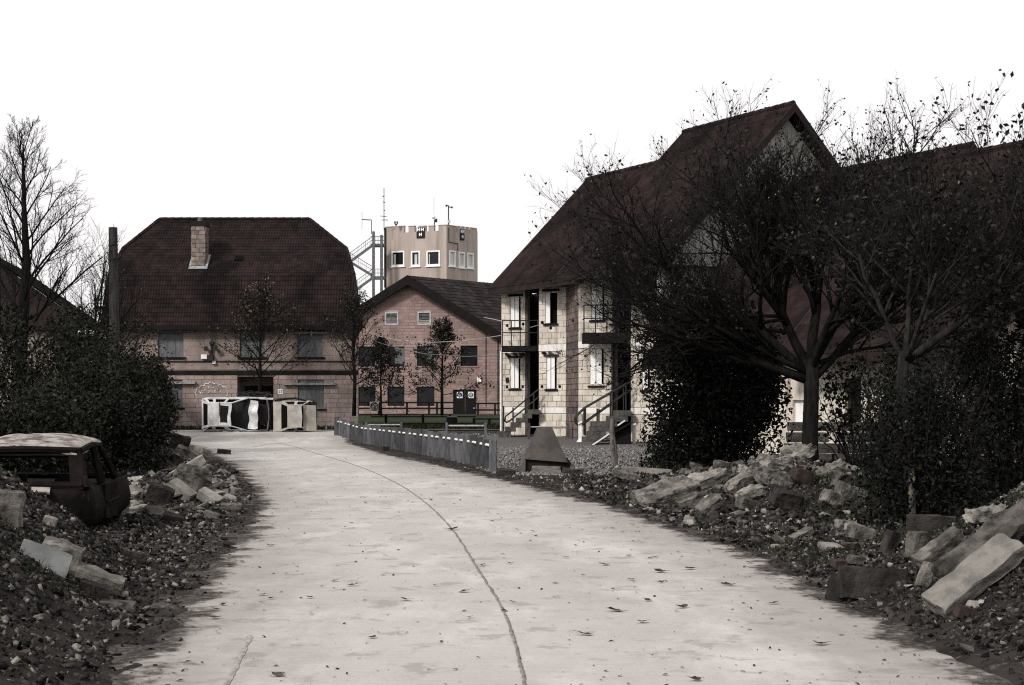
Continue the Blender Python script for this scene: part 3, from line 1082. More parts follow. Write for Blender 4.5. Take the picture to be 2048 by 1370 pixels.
# ------------------------------------------------------------------ house behind the bare tree, far left
fH = Face(P(-330, 800, 58), P(120, 800, 58))
hh = thing("house", "house with brown roof half hidden behind the bare tree at the left edge", "house", (fH.A.x + 4, 62, .1))
m = MB(); wall_holes(m, fH, 0, fH.W, -.3, 4.75, [fH.rect(-60, 2, 690, 745)], -.3, 0); 
fH.box(m, fH.W - .3, fH.W, -.3, 4.4, -8, -.302)
m.build("wall", "wall_left_house", hh)
m = MB(); w_ = fH.rect(-60, 2, 690, 745); fH.box(m, w_[0], w_[1], w_[2], w_[3], -.15, -.1); m.build("shutter", "shutter_grey", hh)
ap = P(-20, 505, 62); er = P(212, 668, 61.5)
ell = Vector((2 * ap.x - er.x, er.y, er.z))
m = MB()
bk = Vector((-1.5, 9, 0)); fr = Vector((.6, -3.9, 0))
tile_roof(m, er + fr, er + bk, ap + bk, ap + fr, .3, .32, .03, seed=8)
stuff(m.build("roof_tiling", "roof_tile_brown", hh))
m = MB()
dn = Vector((0, 0, -.03))
m.quad(er + fr + dn, er + bk + dn, ap + bk + dn, ap + fr + dn); m.quad(ap + fr + dn, ap + bk + dn, ell + bk + dn, ell + fr + dn)
m.poly([er + fr * .96 + dn, ap + fr * .96 + dn * 2, ell + fr * .96 + dn])
m.build("roof", "fascia", hh)

# ------------------------------------------------------------------ brick building with gable (middle distance)
DB = 125.0
fB = Face(P(700, 800, DB + 1.0), P(1030, 800, DB - 1.0))
bb = thing("brick_building", "reddish brick gabled building with dark windows and black double door", "building", (fB.A.x + 6, DB, .7))


def bz(px, py):
    return fB.uv(px, py)


zb0 = .62
_, zev = bz(715, 625)
_, zer = bz(1000, 672)
apx, apz = bz(815, 560)
alx, alz = bz(712, 624)
arx, arz = bz(1012, 676)
holes = [fB.rect(x0, x1, y0, y1) for x0, x1, y0, y1 in ((716, 750, 693, 733), (777, 809, 693, 733), (834, 868, 692, 732), (921, 955, 691, 732),
                                                        (716, 751, 773, 812), (775, 809, 773, 812), (834, 869, 773, 812), (906, 953, 779, 832), (770, 797, 624, 650), (835, 862, 623, 650))]
m = MB()
wall_holes(m, fB, 0, fB.W, zb0 - .4, arz, holes[:8], -.3, 0)
# gable above the lower eave, cut in courses so the vents stay open
gm = MB()
yy = arz
while yy < apz - .02:
    y2 = min(yy + .16, apz)
    ym = (yy + y2) / 2
    la = max(0.0, alx + (apx - alx) * (ym - alz) / (apz - alz)) if ym > alz else 0.0
    ra = apx + (arx - apx) * (apz - ym) / (apz - arz)
    wall_holes(m, fB, la, min(ra, fB.W), yy, y2, [h for h in holes[8:]], -.3, 0)
    yy = y2
m.build("wall", "wall_brick_mortar", bb)


class Clip:
    pass


jb = MB()
rb = random.Random(4)
row = 0
z = zb0 - .1
bh_, bw_ = .262, .56
while z < apz:
    zm = z + bh_ / 2
    la = 0.0 if zm < alz else alx + (apx - alx) * (zm - alz) / (apz - alz)
    ra = fB.W if zm < arz else apx + (arx - apx) * (apz - zm) / (apz - arz)
    lay_blocks(fB, la + .1, min(ra, fB.W) - .05, z, z + bh_, bw_, bh_, holes, None, None, row + 50, joint=.035, proud=.02, joined=jb)
    z += bh_; row += 1
stuff(jb.build("blockwork", "wall_brick", bb))
for h in holes[:7]:
    m = MB(); fB.box(m, h[0], h[1], h[2], h[3], -.22, -.16); wn_ = m.build("window", "glass_dark", bb)
    m = MB()
    for (a0, a1, z0, z1) in ((h[0], h[0] + .07, h[2], h[3]), (h[1] - .07, h[1], h[2], h[3]), (h[0] + .07, h[1] - .07, h[3] - .07, h[3]), (h[0] + .07, h[1] - .07, h[2], h[2] + .07)):
        fB.box(m, a0, a1, z0, z1, -.16, -.10)
    m.build("window_frame", "timber_black", wn_)
    m = MB(); fB.box(m, h[0] - .1, h[1] + .1, h[2] - .12, h[2] - .01, -.1, .08); m.build("sill", "wall_brick_mortar", wn_)
for h, f_ in ((holes[1], .62), (holes[2], .55)):      # net curtain / boarded pane showing pale
    m = MB(); fB.box(m, lerp(h[0], h[1], 1 - f_), h[1] - .08, lerp(h[2], h[3], .15), h[3] - .1, -.158, -.145); m.build("blind", "metal_grey", bb)
for h in holes[8:]:
    m = MB()
    for (a0, a1, z0, z1) in ((h[0], h[0] + .12, h[2], h[3]), (h[1] - .12, h[1], h[2], h[3]), (h[0] + .12, h[1] - .12, h[3] - .12, h[3]), (h[0] + .12, h[1] - .12, h[2], h[2] + .12)):
        fB.box(m, a0, a1, z0, z1, -.1, .05)
    vt = m.build("vent", "metal_pale", bb)
    for k in range(7):
        z0 = lerp(h[2] + .14, h[3] - .14, k / 7); m = MB(); fB.box(m, h[0] + .12, h[1] - .12, z0, z0 + .07, -.08, -.02); m.build("slat", "metal_grey", vt)
h = holes[7]
for k in (0, 1):
    w2 = (h[1] - h[0]) / 2
    m = MB(); fB.box(m, h[0] + k * w2 + .02, h[0] + (k + 1) * w2 - .02, h[2], h[3], -.2, -.12); dr = m.build("door", "timber_black", bb)
    cx_ = h[0] + (k + .5) * w2 + (-.0 if k else .05); cz = h[3] - .45
    m = MB(); fB.box(m, cx_ - .24, cx_ + .24, cz - .26, cz + .26, -.118, -.10); sg = m.build("door_sign", "white_paint", dr)
    m = MB(); m.tube([fB.pt(cx_, cz, -.099), fB.pt(cx_, cz, -.09)], .21, 20); m.build("sign_disc", "sign_blue", dr)
    for t in range(3):
        m = MB(); fB.box(m, cx_ - .12, cx_ + .12, cz + .07 - t * .09, cz + .11 - t * .09, -.089, -.082); m.build("sign_line", "white_paint", dr)
m = MB(); fB.box(m, h[1] - .3, h[1] - .12, h[2] + .62, h[2] + .69, -.12, -.05); m.build("door_handle", "metal_pale", bb)
m = MB(); r_ = fB.rect(955, 963, 755, 764); fB.box(m, r_[0], r_[1], r_[2], r_[3], .02, .2); m.build("wall_lamp", "white_paint", bb)
m = MB()
a, z0 = bz(972, 812); _, z1 = bz(972, 634)
m.tube([fB.pt(a, z0, .1), fB.pt(a, z1, .1)], .03, 6); m.build("conduit", "metal_dark", bb)
m = MB(); a, z0 = bz(996, 830); _, z1 = bz(996, 670); m.tube([fB.pt(a, z0, .08), fB.pt(a, z1, .08)], .045, 6); m.build("downpipe", "metal_dark", bb)
# roof: verge overhang, two slopes running back to the right
sk = P(1010, 569.5, 134) - P(815, 552, DB)
apw = P(815, 551, DB - .6); lw = P(690, 630, DB + .6); rw = P(1012, 672, DB - 1.4)
m = MB(); tile_roof(m, rw, rw + sk, apw + sk, apw, .5, .5, .02, rolls=1, seed=5); stuff(m.build("roof_tiling", "roof_slate", bb))
m = MB()
m.quad(rw, rw + sk, apw + sk, apw); m.quad(apw, apw + sk, lw + sk, lw)
for p in range(1): pass
rfb = m.build("roof", "roof_slate", bb)
for (p, q) in ((apw, lw), (apw, rw)):
    m = MB(); m.hexa([p + Vector((0, 0, -.75)), q + Vector((0, 0, -.75)), q + Vector((0, .45, -.75)), p + Vector((0, .45, -.75)), p + Vector((0, 0, .05)), q + Vector((0, 0, .05)), q + Vector((0, .45, .05)), p + Vector((0, .45, .05))])
    m.build("bargeboard", "fascia_dark", rfb)
# side wall under the right slope
m = MB(); q = fB.pt(fB.W, 0); m.hexa([(q.x, q.y, .3), (q.x + sk.x, q.y + sk.y, .3), (q.x + sk.x - .3, q.y + sk.y, .3), (q.x - .3, q.y + .3, .3), (q.x, q.y, arz), (q.x + sk.x, q.y + sk.y, arz), (q.x + sk.x - .3, q.y + sk.y, arz), (q.x - .3, q.y + .3, arz)])
m.build("side_wall", "wall_brick", bb)

# ------------------------------------------------------------------ control tower with battlements
DT = 175.0
tA, tB, tC = P(769, 800, DT + 1.5), P(893, 800, DT - 2.0), P(953.5, 800, DT + 2.5)
tw = thing("control_tower", "beige rendered tower with battlements and white framed windows", "tower", (tB.x, DT + 3, .6))
fT, fU = Face(tA, tB), Face(tB, tC)
_, zt = fT.uv(830, 464); ztm = zt + 1.0
wl_ = [fT.rect(783, 809, 502, 533), fT.rect(822, 840, 502, 533), fT.rect(853, 880, 501, 532)]
wr_ = [fU.rect(898, 911, 501, 533), fU.rect(917, 929.5, 504, 536), fU.rect(934, 947, 506, 537)]
tD, tE_, tF = Vector((tC.x, tC.y + 4.5, 0)), Vector((tB.x - 1, DT + 9, 0)), Vector((tA.x, tA.y + 5.0, 0))
m = MB()
ring = [tA, tB, tC, tD, tE_, tF]
zw0, zw1 = 16.6, 19.4
wall_holes(m, fT, 0, fT.W, .3, zt, wl_, -.35, 0)
wall_holes(m, fU, 0, fU.W, .3, zt, wr_, -.35, 0)
for p, q in ((tC, tD), (tD, tE_), (tE_, tF), (tF, tA)):
    f_ = Face(p, q); f_.box(m, 0, f_.W, .3, zt, -.35, 0)
m.build("wall", "tower_render", tw)
m = MB(); m.poly([(p.x, p.y, zt - .8) for p in ring]); m.build("roof_deck", "tower_render", tw)
# merlons by pixel spans
def merlon(f_, x0, x1, y0):
    a0, _ = f_.uv(x0, y0); a1, _ = f_.uv(x1, y0); _, z1 = f_.uv((x0 + x1) / 2, y0)
    m = MB(); f_.box(m, a0, a1, zt, z1, -.35, 0); f_.box(m, a0 - .03, a1 + .03, z1 + .002, z1 + .1, -.40, .04)
    m.build("merlon", "tower_render", tw)


for x0, x1, y0 in ((770, 808, 454), (817, 829, 453), (837, 851, 453), (857, 868, 452.5), (877, 893, 451)):
    merlon(fT, x0, x1, y0)
for x0, x1, y0 in ((893.5, 913, 452), (915.5, 920, 453.5), (923, 928.5, 454.5), (932, 937, 455.5), (940.5, 953, 457)):
    merlon(fU, x0, x1, y0)
for k, (p, q) in enumerate(((tC, tD), (tD, tE_), (tE_, tF), (tF, tA))):
    f_ = Face(p, q); m = MB()
    for i in range(4):
        a = f_.W * (i + .1) / 4; f_.box(m, a, a + f_.W * .17, zt, zt + .75, -.35, 0)
    m.build("parapet", "tower_render", tw)
for f_, hs, pane in ((fT, wl_, "glass_dark"), (fU, wr_, "glass_pale")):
    for i, h in enumerate(hs):
        t = .17
        m = MB()
        for (a0, a1, z0, z1) in ((h[0], h[0] + t, h[2], h[3]), (h[1] - t, h[1], h[2], h[3]), (h[0] + t, h[1] - t, h[3] - t, h[3]), (h[0] + t, h[1] - t, h[2], h[2] + t + .05)):
            f_.box(m, a0, a1, z0, z1, -.18, .05)
        f_.box(m, h[0] - .12, h[1] + .12, h[2] - .1, h[2] - .002, -.1, .16)
        wf = m.build("window", "white_paint", tw)
        m = MB(); f_.box(m, h[0] + t, h[1] - t, h[2] + t, h[3] - t, -.16, -.12); m.build("pane", pane, wf)
        if f_ is fT:
            m = MB()
            f_.box(m, h[0] + t + (.1 if i != 1 else .25), h[0] + t + (.35 if i == 0 else .2 if i == 2 else .6), h[2] + t, h[3] - t - .2, -.119, -.10); m.build("blind", "glass_pale", wf)
# emblem panels: dark field with white and blue shields
for f_, (x0, x1, y0, y1) in ((fT, (834, 850, 455, 476)), (fU, (919.5, 927.5, 459, 480.5))):
    r_ = f_.rect(x0, x1, y0, y1)
    m = MB(); f_.box(m, r_[0], r_[1], r_[2], r_[3], .05, .12); ep = m.build("emblem_panel", "emblem_dark", tw)
    W_, H_ = r_[1] - r_[0], r_[3] - r_[2]
    for (u, v) in ((.26, .80), (.74, .80), (.5, .33)):
        cx_, cz = r_[0] + W_ * u, r_[2] + H_ * v; s, t = W_ * .18, H_ * .15
        for pts, mt in (([(-1, 1), (-.45, 1), (-.25, .25), (-.25, -.25), (-.45, -1), (-1, -1)], "white_paint"), ([(1, 1), (.45, 1), (.25, .25), (.25, -.25), (.45, -1), (1, -1)], "white_paint"), ([(-.25, .3), (.25, .3), (.25, -.3), (-.25, -.3)], "white_paint"), ([(-.42, -.5), (.42, -.5), (0, -1.5)], "sign_blue")):
            m = MB(); m.prism([f_.pt(cx_ + s * a, cz + t * b, .122) for a, b in pts], f_.n * (.03 if mt == "sign_blue" else .02)); m.build("shield", mt, ep)
# cable conduits on the tower
m = MB()
m.tube([fU.pt(*fU.uv(897, 455), .06), fU.pt(*fU.uv(897, 484), .06), fU.pt(*fU.uv(915, 487), .06), fU.pt(*fU.uv(915, 501), .06)], .05, 5); m.build("conduit", "metal_dark", tw)
m = MB(); m.tube([fT.pt(*fT.uv(771, 456), .1), fT.pt(*fT.uv(771, 575), .1)], .13, 6); m.build("downpipe", "metal_dark", tw)
# roof masts
def mast(name, label, px, y0, y1, d, r, arms, mtn="metal_dark"):
    t = thing(name, label, "mast", P(px, y0, d))
    m = MB(); m.tube([P(px, y0, d), P(px, y1, d)], r, 6); m.build("pole", mtn, t)
    for (xa, ya, xb, yb, rr) in arms:
        m = MB(); m.tube([P(xa, ya, d), P(xb, yb, d)], rr, 6); m.build("arm", mtn, t)
    return t


mast("antenna_mast", "tall thin antenna mast with cross arms at the tower's left corner", 768, 460, 376, DT, .045, [(765, 392, 769, 393.5, .05), (766, 404, 770, 405, .05), (761, 432, 773, 433, .04), (764, 440, 776, 440, .045), (767, 420, 770, 421, .05)])
mast("radio_aerial", "thin bent aerial beside the top of the fire stairs", 743, 468, 440, DT, .05, [(724, 439, 743, 440, .06), (724, 424, 724, 458, .025)], "metal_grey")
t = mast("wind_mast", "mast with wind sensor cups on the right of the tower roof", 897, 455, 411, DT, .07, [(892, 411, 897, 411, .06), (897, 414, 904, 414.5, .06)])
for (x, y) in ((892.5, 411.5), (904, 414.7)):
    m = MB(); m.tube([P(x - 1.5, y, DT), P(x, y, DT), P(x + 1.5, y, DT)], [.08, .17, .08], 8); m.build("wind_cup", "metal_dark", t)
m = MB(); m.box(P(898, 443, DT), (.3, .3, .35)); m.build("sensor_box", "metal_pale", t)
t = mast("lamp_mast", "short mast with round white dish and lamp above the battlements", 869, 460, 439, DT, .08, [(868, 439, 868, 396, .018)], "metal_grey")
m = MB(); c = P(867, 434, DT); m.tube([c + Vector((0, -.25, 0)), c + Vector((0, -.15, 0)), c], [.05, .2, .24], 12); m.build("dish", "white_paint", t)
m = MB(); m.box(P(872.5, 441, DT), (.25, .25, .4)); m.build("lamp_head", "metal_dark", t)
t = thing("siren_horns", "pair of small red horns on the tower's left parapet", "siren", P(792, 452, DT))
for x in (790, 794.5):
    m = MB(); m.tube([P(792, 451.5, DT), P(x, 447, DT), P(x, 443, DT)], [.06, .08, .12], 7); m.build("horn", "fascia", t)

# fire stairs beside the tower
fs = thing("fire_stairs", "grey steel fire escape stairs zigzagging up the tower's left side", "stairs", P(750, 800, DT - 1))
dS = DT - 1.0
m = MB()
for x in (747, 763): 
    m = MB(); m.bar(P(x, 800, dS), P(x, 463 if x == 747 else 470, dS), .38, .3); m.build("column", "metal_grey", fs)
fl_ = [((748, 488), (700, 527)), ((700, 527), (722, 552)), ((748, 553), (705, 590)), ((740, 552), (700, 527))]
for (xa, ya), (xb, yb) in (((746, 490), (697, 526)), ((748, 553), (697, 522)), ((748, 554), (695, 592)), ((748, 618), (695, 588))):
    m = MB()
    for dd in (0, 1.2): m.bar(P(xa, ya, dS + dd), P(xb, yb, dS + dd), .1, .30)
    stg = m.build("stringer", "metal_grey", fs)
    for k in range(13):
        q = P(lerp(xa, xb, (k + .5) / 13), lerp(ya, yb, (k + .5) / 13), dS + .6); m = MB(); m.box(q, (.27, 1.18, .05)); m.build("tread", "metal_grey", stg)
    m = MB()
    for dd in (0, 1.2):
        m.tube([P(xa, ya - 18, dS + dd), P(xb, yb - 18, dS + dd)], .035, 5); m.tube([P(xa, ya - 11, dS + dd), P(xb, yb - 11, dS + dd)], .025, 5)
        for k in range(14):
            q = P(lerp(xa, xb, k / 13), lerp(ya, yb, k / 13), dS + dd); m.tube([q, q + Vector((0, 0, 18 / F * dS))], .03 if k % 4 == 0 else .013, 4)
    m.build("handrail", "metal_grey", stg)
for (x0, x1, y) in ((742, 770, 491), (742, 770, 556)):
    m = MB(); q = P((x0 + x1) / 2, y, dS + .6); m.box(q, ((x1 - x0) / F * dS, 1.4, .3)); lan = m.build("landing", "metal_grey", fs)
    m = MB()
    for dy in (18, 10): m.tube([P(x0, y - dy, dS - .1), P(x1, y - dy, dS - .1)], .035, 5)
    for k in range(10): m.tube([P(lerp(x0, x1, k / 9), y, dS - .1), P(lerp(x0, x1, k / 9), y - 18, dS - .1)], .02, 4)
    m.build("guard_rail", "metal_grey", lan)

# ------------------------------------------------------------------ pale stone house on the right
mat("gable_render", (.36, .35, .325), (.26, .25, .235), scale=1.2, rough=.9, stretch=(1.5, 1.5, .5), c3=(.16, .15, .14), s3=1.0, t3=.62, w3=.1)
U_ = Vector((.5, -.866, 0)); W_ = Vector((.866, .5, 0))
EA = Vector(((978 - CX) / F * 67, 67, 6.74))          # far left eave corner
RZ1, RZ2, RZ3, RZ4 = 11.97, 13.0, 10.1, 9.5
hr = thing("house", "long pale stone house with steep brown roofs, white shutters and outside stairs", "house", (4.5, 66, 0))


def Rg(s, t=0.0, z=0.0):          # point by distance along the ridge, t towards the street, z
    q = EA + W_ * 5.2 + U_ * s - W_ * t
    return Vector((q.x, q.y, z))


# roof blocks: (s0, s1, ridge z, run to the street, eave z, back run)
ROOFS = [(0, 7.6, RZ1, 5.2, 6.74), (7.5, 14.5, RZ2, 6.25, 6.74), (14.5, 23.4, RZ3, 7.0, 3.1), (22.9, 31, RZ4, 6.4, 3.1)]
for i, (s0, s1, rz, run, ez) in enumerate(ROOFS):
    off = 1.5 if i == 3 else 0
    e0, e1 = Rg(s0, run + off, ez), Rg(s1, run + off, ez)
    r0, r1 = Rg(s0, off, rz), Rg(s1, off, rz)
    k0, k1 = Rg(s0, off - run, ez), Rg(s1, off - run, ez)
    m = MB(); tile_roof(m, e0, e1, r1, r0, .30, .33, .055, step=.010, seed=20 + i); stuff(m.build("roof_tiling", "roof_tile", hr))
    m = MB(); dn = Vector((0, 0, -.04)); up = Vector((0, 0, .0))
    m.quad(e0 + dn, e1 + dn, r1 + dn, r0 + dn); m.quad(r0 + dn, r1 + dn, k1 + dn, k0 + dn)
    # soffit slab just under, so the roof has thickness
    dn2 = Vector((0, 0, -.22))
    m.quad(e0 + dn2, r0 + dn2, r1 + dn2, e1 + dn2); m.quad(r0 + dn2, k0 + dn2, k1 + dn2, r1 + dn2)
    rf = m.build("roof", "fascia", hr)
    for (p, q) in ((e0, e1),):
        m = MB(); m.bar(p + Vector((0, 0, -.13)), q + Vector((0, 0, -.13)), .06, .26); m.build("fascia_board", "fascia", rf)
    for (a, b) in ((e1, r1), (r1, k1), (e0, r0)):
        m = MB(); sh = U_ * (.08 if a != e0 else -.08)
        m.hexa([a + sh + dn2 * 1.3, b + sh + dn2 * 1.3, b + dn2 * 1.3, a + dn2 * 1.3, a + sh + Vector((0, 0, .06)), b + sh + Vector((0, 0, .06)), b + Vector((0, 0, .06)), a + Vector((0, 0, .06))])
        m.build("bargeboard", "fascia", rf)
    n = int((s1 - s0) / .45)
    m = MB()
    for k in range(n):
        m.tube([r0.lerp(r1, k / n) + Vector((0, 0, .04)), r0.lerp(r1, (k + 1) / n - .004) + Vector((0, 0, .05))], [.12, .13], 8)
    m.build("ridge_capping", "roof_tile", rf)
# tall gable wall facing the camera above the lower roof (block 2), and end walls
def gable(s, off, run, z0, rz, name, mt, inset=.35):
    a, b, c = Rg(s - .4, off + run - inset, z0), Rg(s - .4, off - run + inset, z0), Rg(s - .4, off, rz - inset - .1)
    ez = rz - run
    a2, b2 = Rg(s - .4, off + run - inset, ez + .0), Rg(s - .4, off - run + inset, ez + .0)
    m = MB(); m.prism([a, b, b2, c, a2], U_ * -.3)
    return m.build(name, mt, hr)


gable(14.5, 0, 6.25, 0, RZ2, "gable_wall", "gable_render")
gable(31, 1.5, 6.4, 0, RZ4, "gable_wall", "wall_left_house")
# bargeboard shadow gap and gable window
fG = Face(Rg(14.1, 5.9), Rg(14.1, -5.9))
r_ = fG.rect(1522, 1548, 385, 440)
m = MB(); fG.box(m, r_[0], r_[1], r_[2], r_[3], -.1, .03); gw = m.build("gable_window", "glass_dark", hr)
m = MB()
for (a0, a1) in ((r_[0] - .08, r_[0]), (r_[1], r_[1] + .08), ((r_[0] + r_[1]) / 2 - .04, (r_[0] + r_[1]) / 2 + .04)): fG.box(m, a0, a1, r_[2], r_[3], .031, .07)
m.build("window_frame", "shutter_white", gw)
# low front wall of the right-hand blocks, seen between the trees
fR = Face(Rg(14.6, 6.5), Rg(31, 6.9))
hol = [fR.rect(1690, 1722, 757, 850), fR.rect(1828, 1850, 745, 830), fR.rect(1585, 1612, 800, 850)]
m = MB(); wall_holes(m, fR, 0, fR.W, -.2, 3.0, hol, -.3, 0); m.build("low_wall", "wall_house_pale", hr)
for h in hol:
    m = MB(); fR.box(m, h[0], h[1], h[2], h[3], -.2, -.12); m.build("window" if h is not hol[0] else "door", "shutter_white" if h is hol[2] else "soot_and_shade", hr)

# sawtooth street front: light faces towards the camera, porches between them
ZT = 6.62
pl_ = bevel_box_mesh("block_pale", "wall_house_pale", .045)
rd_ = bevel_box_mesh("block_red", "wall_house_red", .045)


def front(x0, d0, x1, d1, wins, z1=ZT, seed=0, red=False, name="wall", zsplit=True):
    f_ = Face(P(x0, 800, d0), P(x1, 800, d1))
    hs = [f_.rect(*w) for w in wins]
    m = MB(); wall_holes(m, f_, 0, f_.W, -.3, z1, hs, -.25, 0)
    m.build(name, "wall_house_red_mortar" if red else "wall_house_pale_mortar", hr)
    zp = 1.22
    z2 = 3.85
    lay_blocks(f_, .005, f_.W - .005, -.1, zp - .02, .44, .30, hs, hr, [rd_ if red else pl_], seed + 1, joint=.02)
    lay_blocks(f_, .005, f_.W - .005, zp + .26, z2, .44, .235, hs, hr, [rd_ if red else pl_], seed + 2, joint=.02)
    lay_blocks(f_, .005, f_.W - .005, z2 + .32, z1 - .02, .44, .235, hs, hr, [rd_ if red else pl_], seed + 3, joint=.014, proud=.022)
    if not red:
        for (a, b) in ((zp, zp + .24), (z2 + .02, z2 + .30)):
            m = MB(); f_.box(m, .004, f_.W - .004, a, b, -.02, .034); m.build("string_course", "plaster_white", hr)
    return f_, hs


def shutters(f_, h, left_only=False, lintel="broken", n=2):
    w = (h[1] - h[0])
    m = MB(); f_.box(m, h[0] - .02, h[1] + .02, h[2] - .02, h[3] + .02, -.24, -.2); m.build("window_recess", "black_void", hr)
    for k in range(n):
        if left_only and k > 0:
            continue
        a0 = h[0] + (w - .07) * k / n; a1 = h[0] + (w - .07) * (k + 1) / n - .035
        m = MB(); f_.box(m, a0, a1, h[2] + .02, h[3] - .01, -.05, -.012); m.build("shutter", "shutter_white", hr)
    m = MB(); f_.box(m, h[0] - .08, h[1] + .06, h[2] - .08, h[2] - .002, -.1, .09); m.build("sill", "soot_and_shade", hr)
    if lintel:
        m = MB(); z = h[3]
        f_.box(m, h[0] - .12, h[1] + .12, z + .002, z + .09, -.1, .09)
        m.build("lintel", "soot_and_shade" if lintel == "dark" else "rubble_dark", hr)
        if lintel == "broken":
            for k in range(3):
                me = rock_mesh("lintel_chunk", "brick_red" if k == 0 else "rubble_grey", 300 + k + int(h[0] * 10), (.28, .14, .14), 12, False)
                inst("lintel_chunk", me, hr, f_.pt(lerp(h[0] - .1, h[1] + .1, k / 2), z + .15, .07), (.2 * k, .3, .1), (1, 1, 1))


A1, h1 = front(1003, 67.0, 1055, 66.4, [(1021.5, 1041.5, 593, 655), (1021.5, 1041, 716, 777)], seed=100)
A2, h2 = front(1078, 64.4, 1133, 63.8, [(1091, 1114.5, 583, 647), (1094, 1113.5, 713, 778)], seed=200)
B2, _ = front(1133, 63.8, 1157, 61.0, [], seed=300, red=True)
A3, h3 = front(1157, 61.0, 1230, 60.2, [(1183, 1209, 566, 640), (1180.5, 1207.5, 698, 771)], seed=400)
A4, h4 = front(1262, 58.9, 1395, 57.6, [(1285, 1300, 730, 780), (1330, 1352, 575, 650), (1330, 1352, 712, 780)], seed=500)
shutters(A1, h1[0], lintel="dark"); shutters(A1, h1[1])
shutters(A2, h2[0], left_only=True, lintel="dark"); shutters(A2, h2[1])
shutters(A3, h3[0], lintel=None); shutters(A3, h3[1], lintel=None)
for h in h4: shutters(A4, h, lintel=None)
# end of the front: return to the tall block and its wall
# far end wall and the porch recesses (dark, deep)
def recess(xa, da, xb, db, deep, mt="soot_and_shade"):
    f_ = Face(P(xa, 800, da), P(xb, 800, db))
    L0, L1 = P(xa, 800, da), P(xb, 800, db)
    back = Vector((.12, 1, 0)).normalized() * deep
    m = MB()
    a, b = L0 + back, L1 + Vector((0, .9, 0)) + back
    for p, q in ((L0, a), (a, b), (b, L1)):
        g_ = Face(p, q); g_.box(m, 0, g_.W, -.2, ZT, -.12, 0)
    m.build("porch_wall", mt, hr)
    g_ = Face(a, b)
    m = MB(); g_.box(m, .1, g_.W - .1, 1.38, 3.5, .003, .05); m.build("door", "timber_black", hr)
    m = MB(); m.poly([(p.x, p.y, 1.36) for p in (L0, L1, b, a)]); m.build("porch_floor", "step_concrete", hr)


recess(1055.5, 66.3, 1077.5, 64.5, 2.2, "wall_house_red_mortar")
recess(1230.5, 60.1, 1261.5, 59.0, 2.2, "wall_house_red_mortar")
# soffit over the sawtooth front
m = MB()
m.prism([Rg(0.1, 5.1, 6.62), Rg(7.6, 5.1, 6.62), Rg(14.4, 6.1, 6.62), Rg(14.4, -3, 6.62), Rg(0.1, -3, 6.62)], (0, 0, .06)); m.build("soffit", "fascia_dark", hr)
fE = Face(Rg(0.3, -4.9), Rg(.3, 4.9))


# balconies
def balcony(x0, x1, d, y0, y1, yr, deep, label):
    a, b = P(x0, y1, d), P(x1, y1, d); zt = P(x0, y0, d).z
    m = MB(); m.hexa([a, b, b + Vector((0, deep, 0)), a + Vector((0, deep, 0))] + [Vector((q.x, q.y, zt)) for q in (a, b, b + Vector((0, deep, 0)), a + Vector((0, deep, 0)))])
    s = m.build("balcony_slab", "soot_and_shade", hr)
    zr = P(x0, yr, d).z
    pts = [a + Vector((.04, deep, 0)), a + Vector((.04, .05, 0)), b + Vector((-.04, .05, 0)), b + Vector((-.04, deep, 0))]
    m = MB()
    for zz in (zr, lerp(zt, zr, .52)):
        m.tube([Vector((q.x, q.y, zz)) for q in pts], .028, 6)
    m.build("guard_rail", "metal_dark", s)
    for t in (0, .25, .5, .75, 1):
        q = pts[1].lerp(pts[2], t); m = MB(); m.tube([(q.x, q.y, zt), (q.x, q.y, zr)], .025, 6); m.build("baluster", "metal_dark", s)


balcony(1003, 1078, 65.0, 691.5, 702, 641, 1.5, "")
balcony(1166, 1262, 59.4, 665, 686, 610, 1.0, "")
# stairs
def stairs(steps, d, depth, landing, rails, nm):
    for (x0, x1, y0, y1) in steps:
        m = MB(); a, b = P(x0, y1, d), P(x1, y1, d); zt = P(x0, y0, d).z
        pts = [a, b, b + Vector((0, depth, 0)), a + Vector((0, depth, 0))]
        m.hexa(pts + [Vector((q.x, q.y, zt)) for q in pts]); m.build("step", "step_concrete", hr)
    for dd in (0.05, depth - .05):
        for poly_ in rails:
            m = MB(); m.tube([P(x, y, d) + Vector((0, dd, 0)) for x, y in poly_], .032, 6); m.build("handrail", "metal_dark", hr)


stairs([(997, 1022, 863, 876), (1010, 1032, 854, 863.4), (1021, 1043, 845, 854.4), (1032, 1054, 836, 845.4), (1045, 1064, 828, 836.4), (1056, 1079, 819, 828.4)], 63.9, 1.2, None,
       [[(1010, 839), (1010, 843), (1013, 845), (1018, 843), (1078, 794), (1078, 817)], [(1010, 839), (1011, 833), (1016, 829), (1078, 778)], [(1007, 812), (1007, 862)], [(1026, 815), (1026, 861)], [(1051, 795), (1051, 834)], [(1068, 786), (1068, 823)]], "a")
stairs([(1149, 1181, 884, 894), (1163, 1204, 874, 884.4), (1176, 1212, 863, 874.4), (1182, 1228, 853, 863.4), (1184, 1234, 843, 853.4), (1216, 1256, 832, 843.4), (1230, 1263, 821, 832.4)], 58.4, 1.3, None,
       [[(1157, 851), (1153, 846), (1152, 835), (1160, 826), (1172, 815), (1262, 763)], [(1157, 851), (1163, 851), (1262, 780)], [(1171, 816), (1171, 872)], [(1198, 817), (1198, 872)], [(1225, 782), (1225, 850)], [(1252, 768), (1252, 826)]], "b")
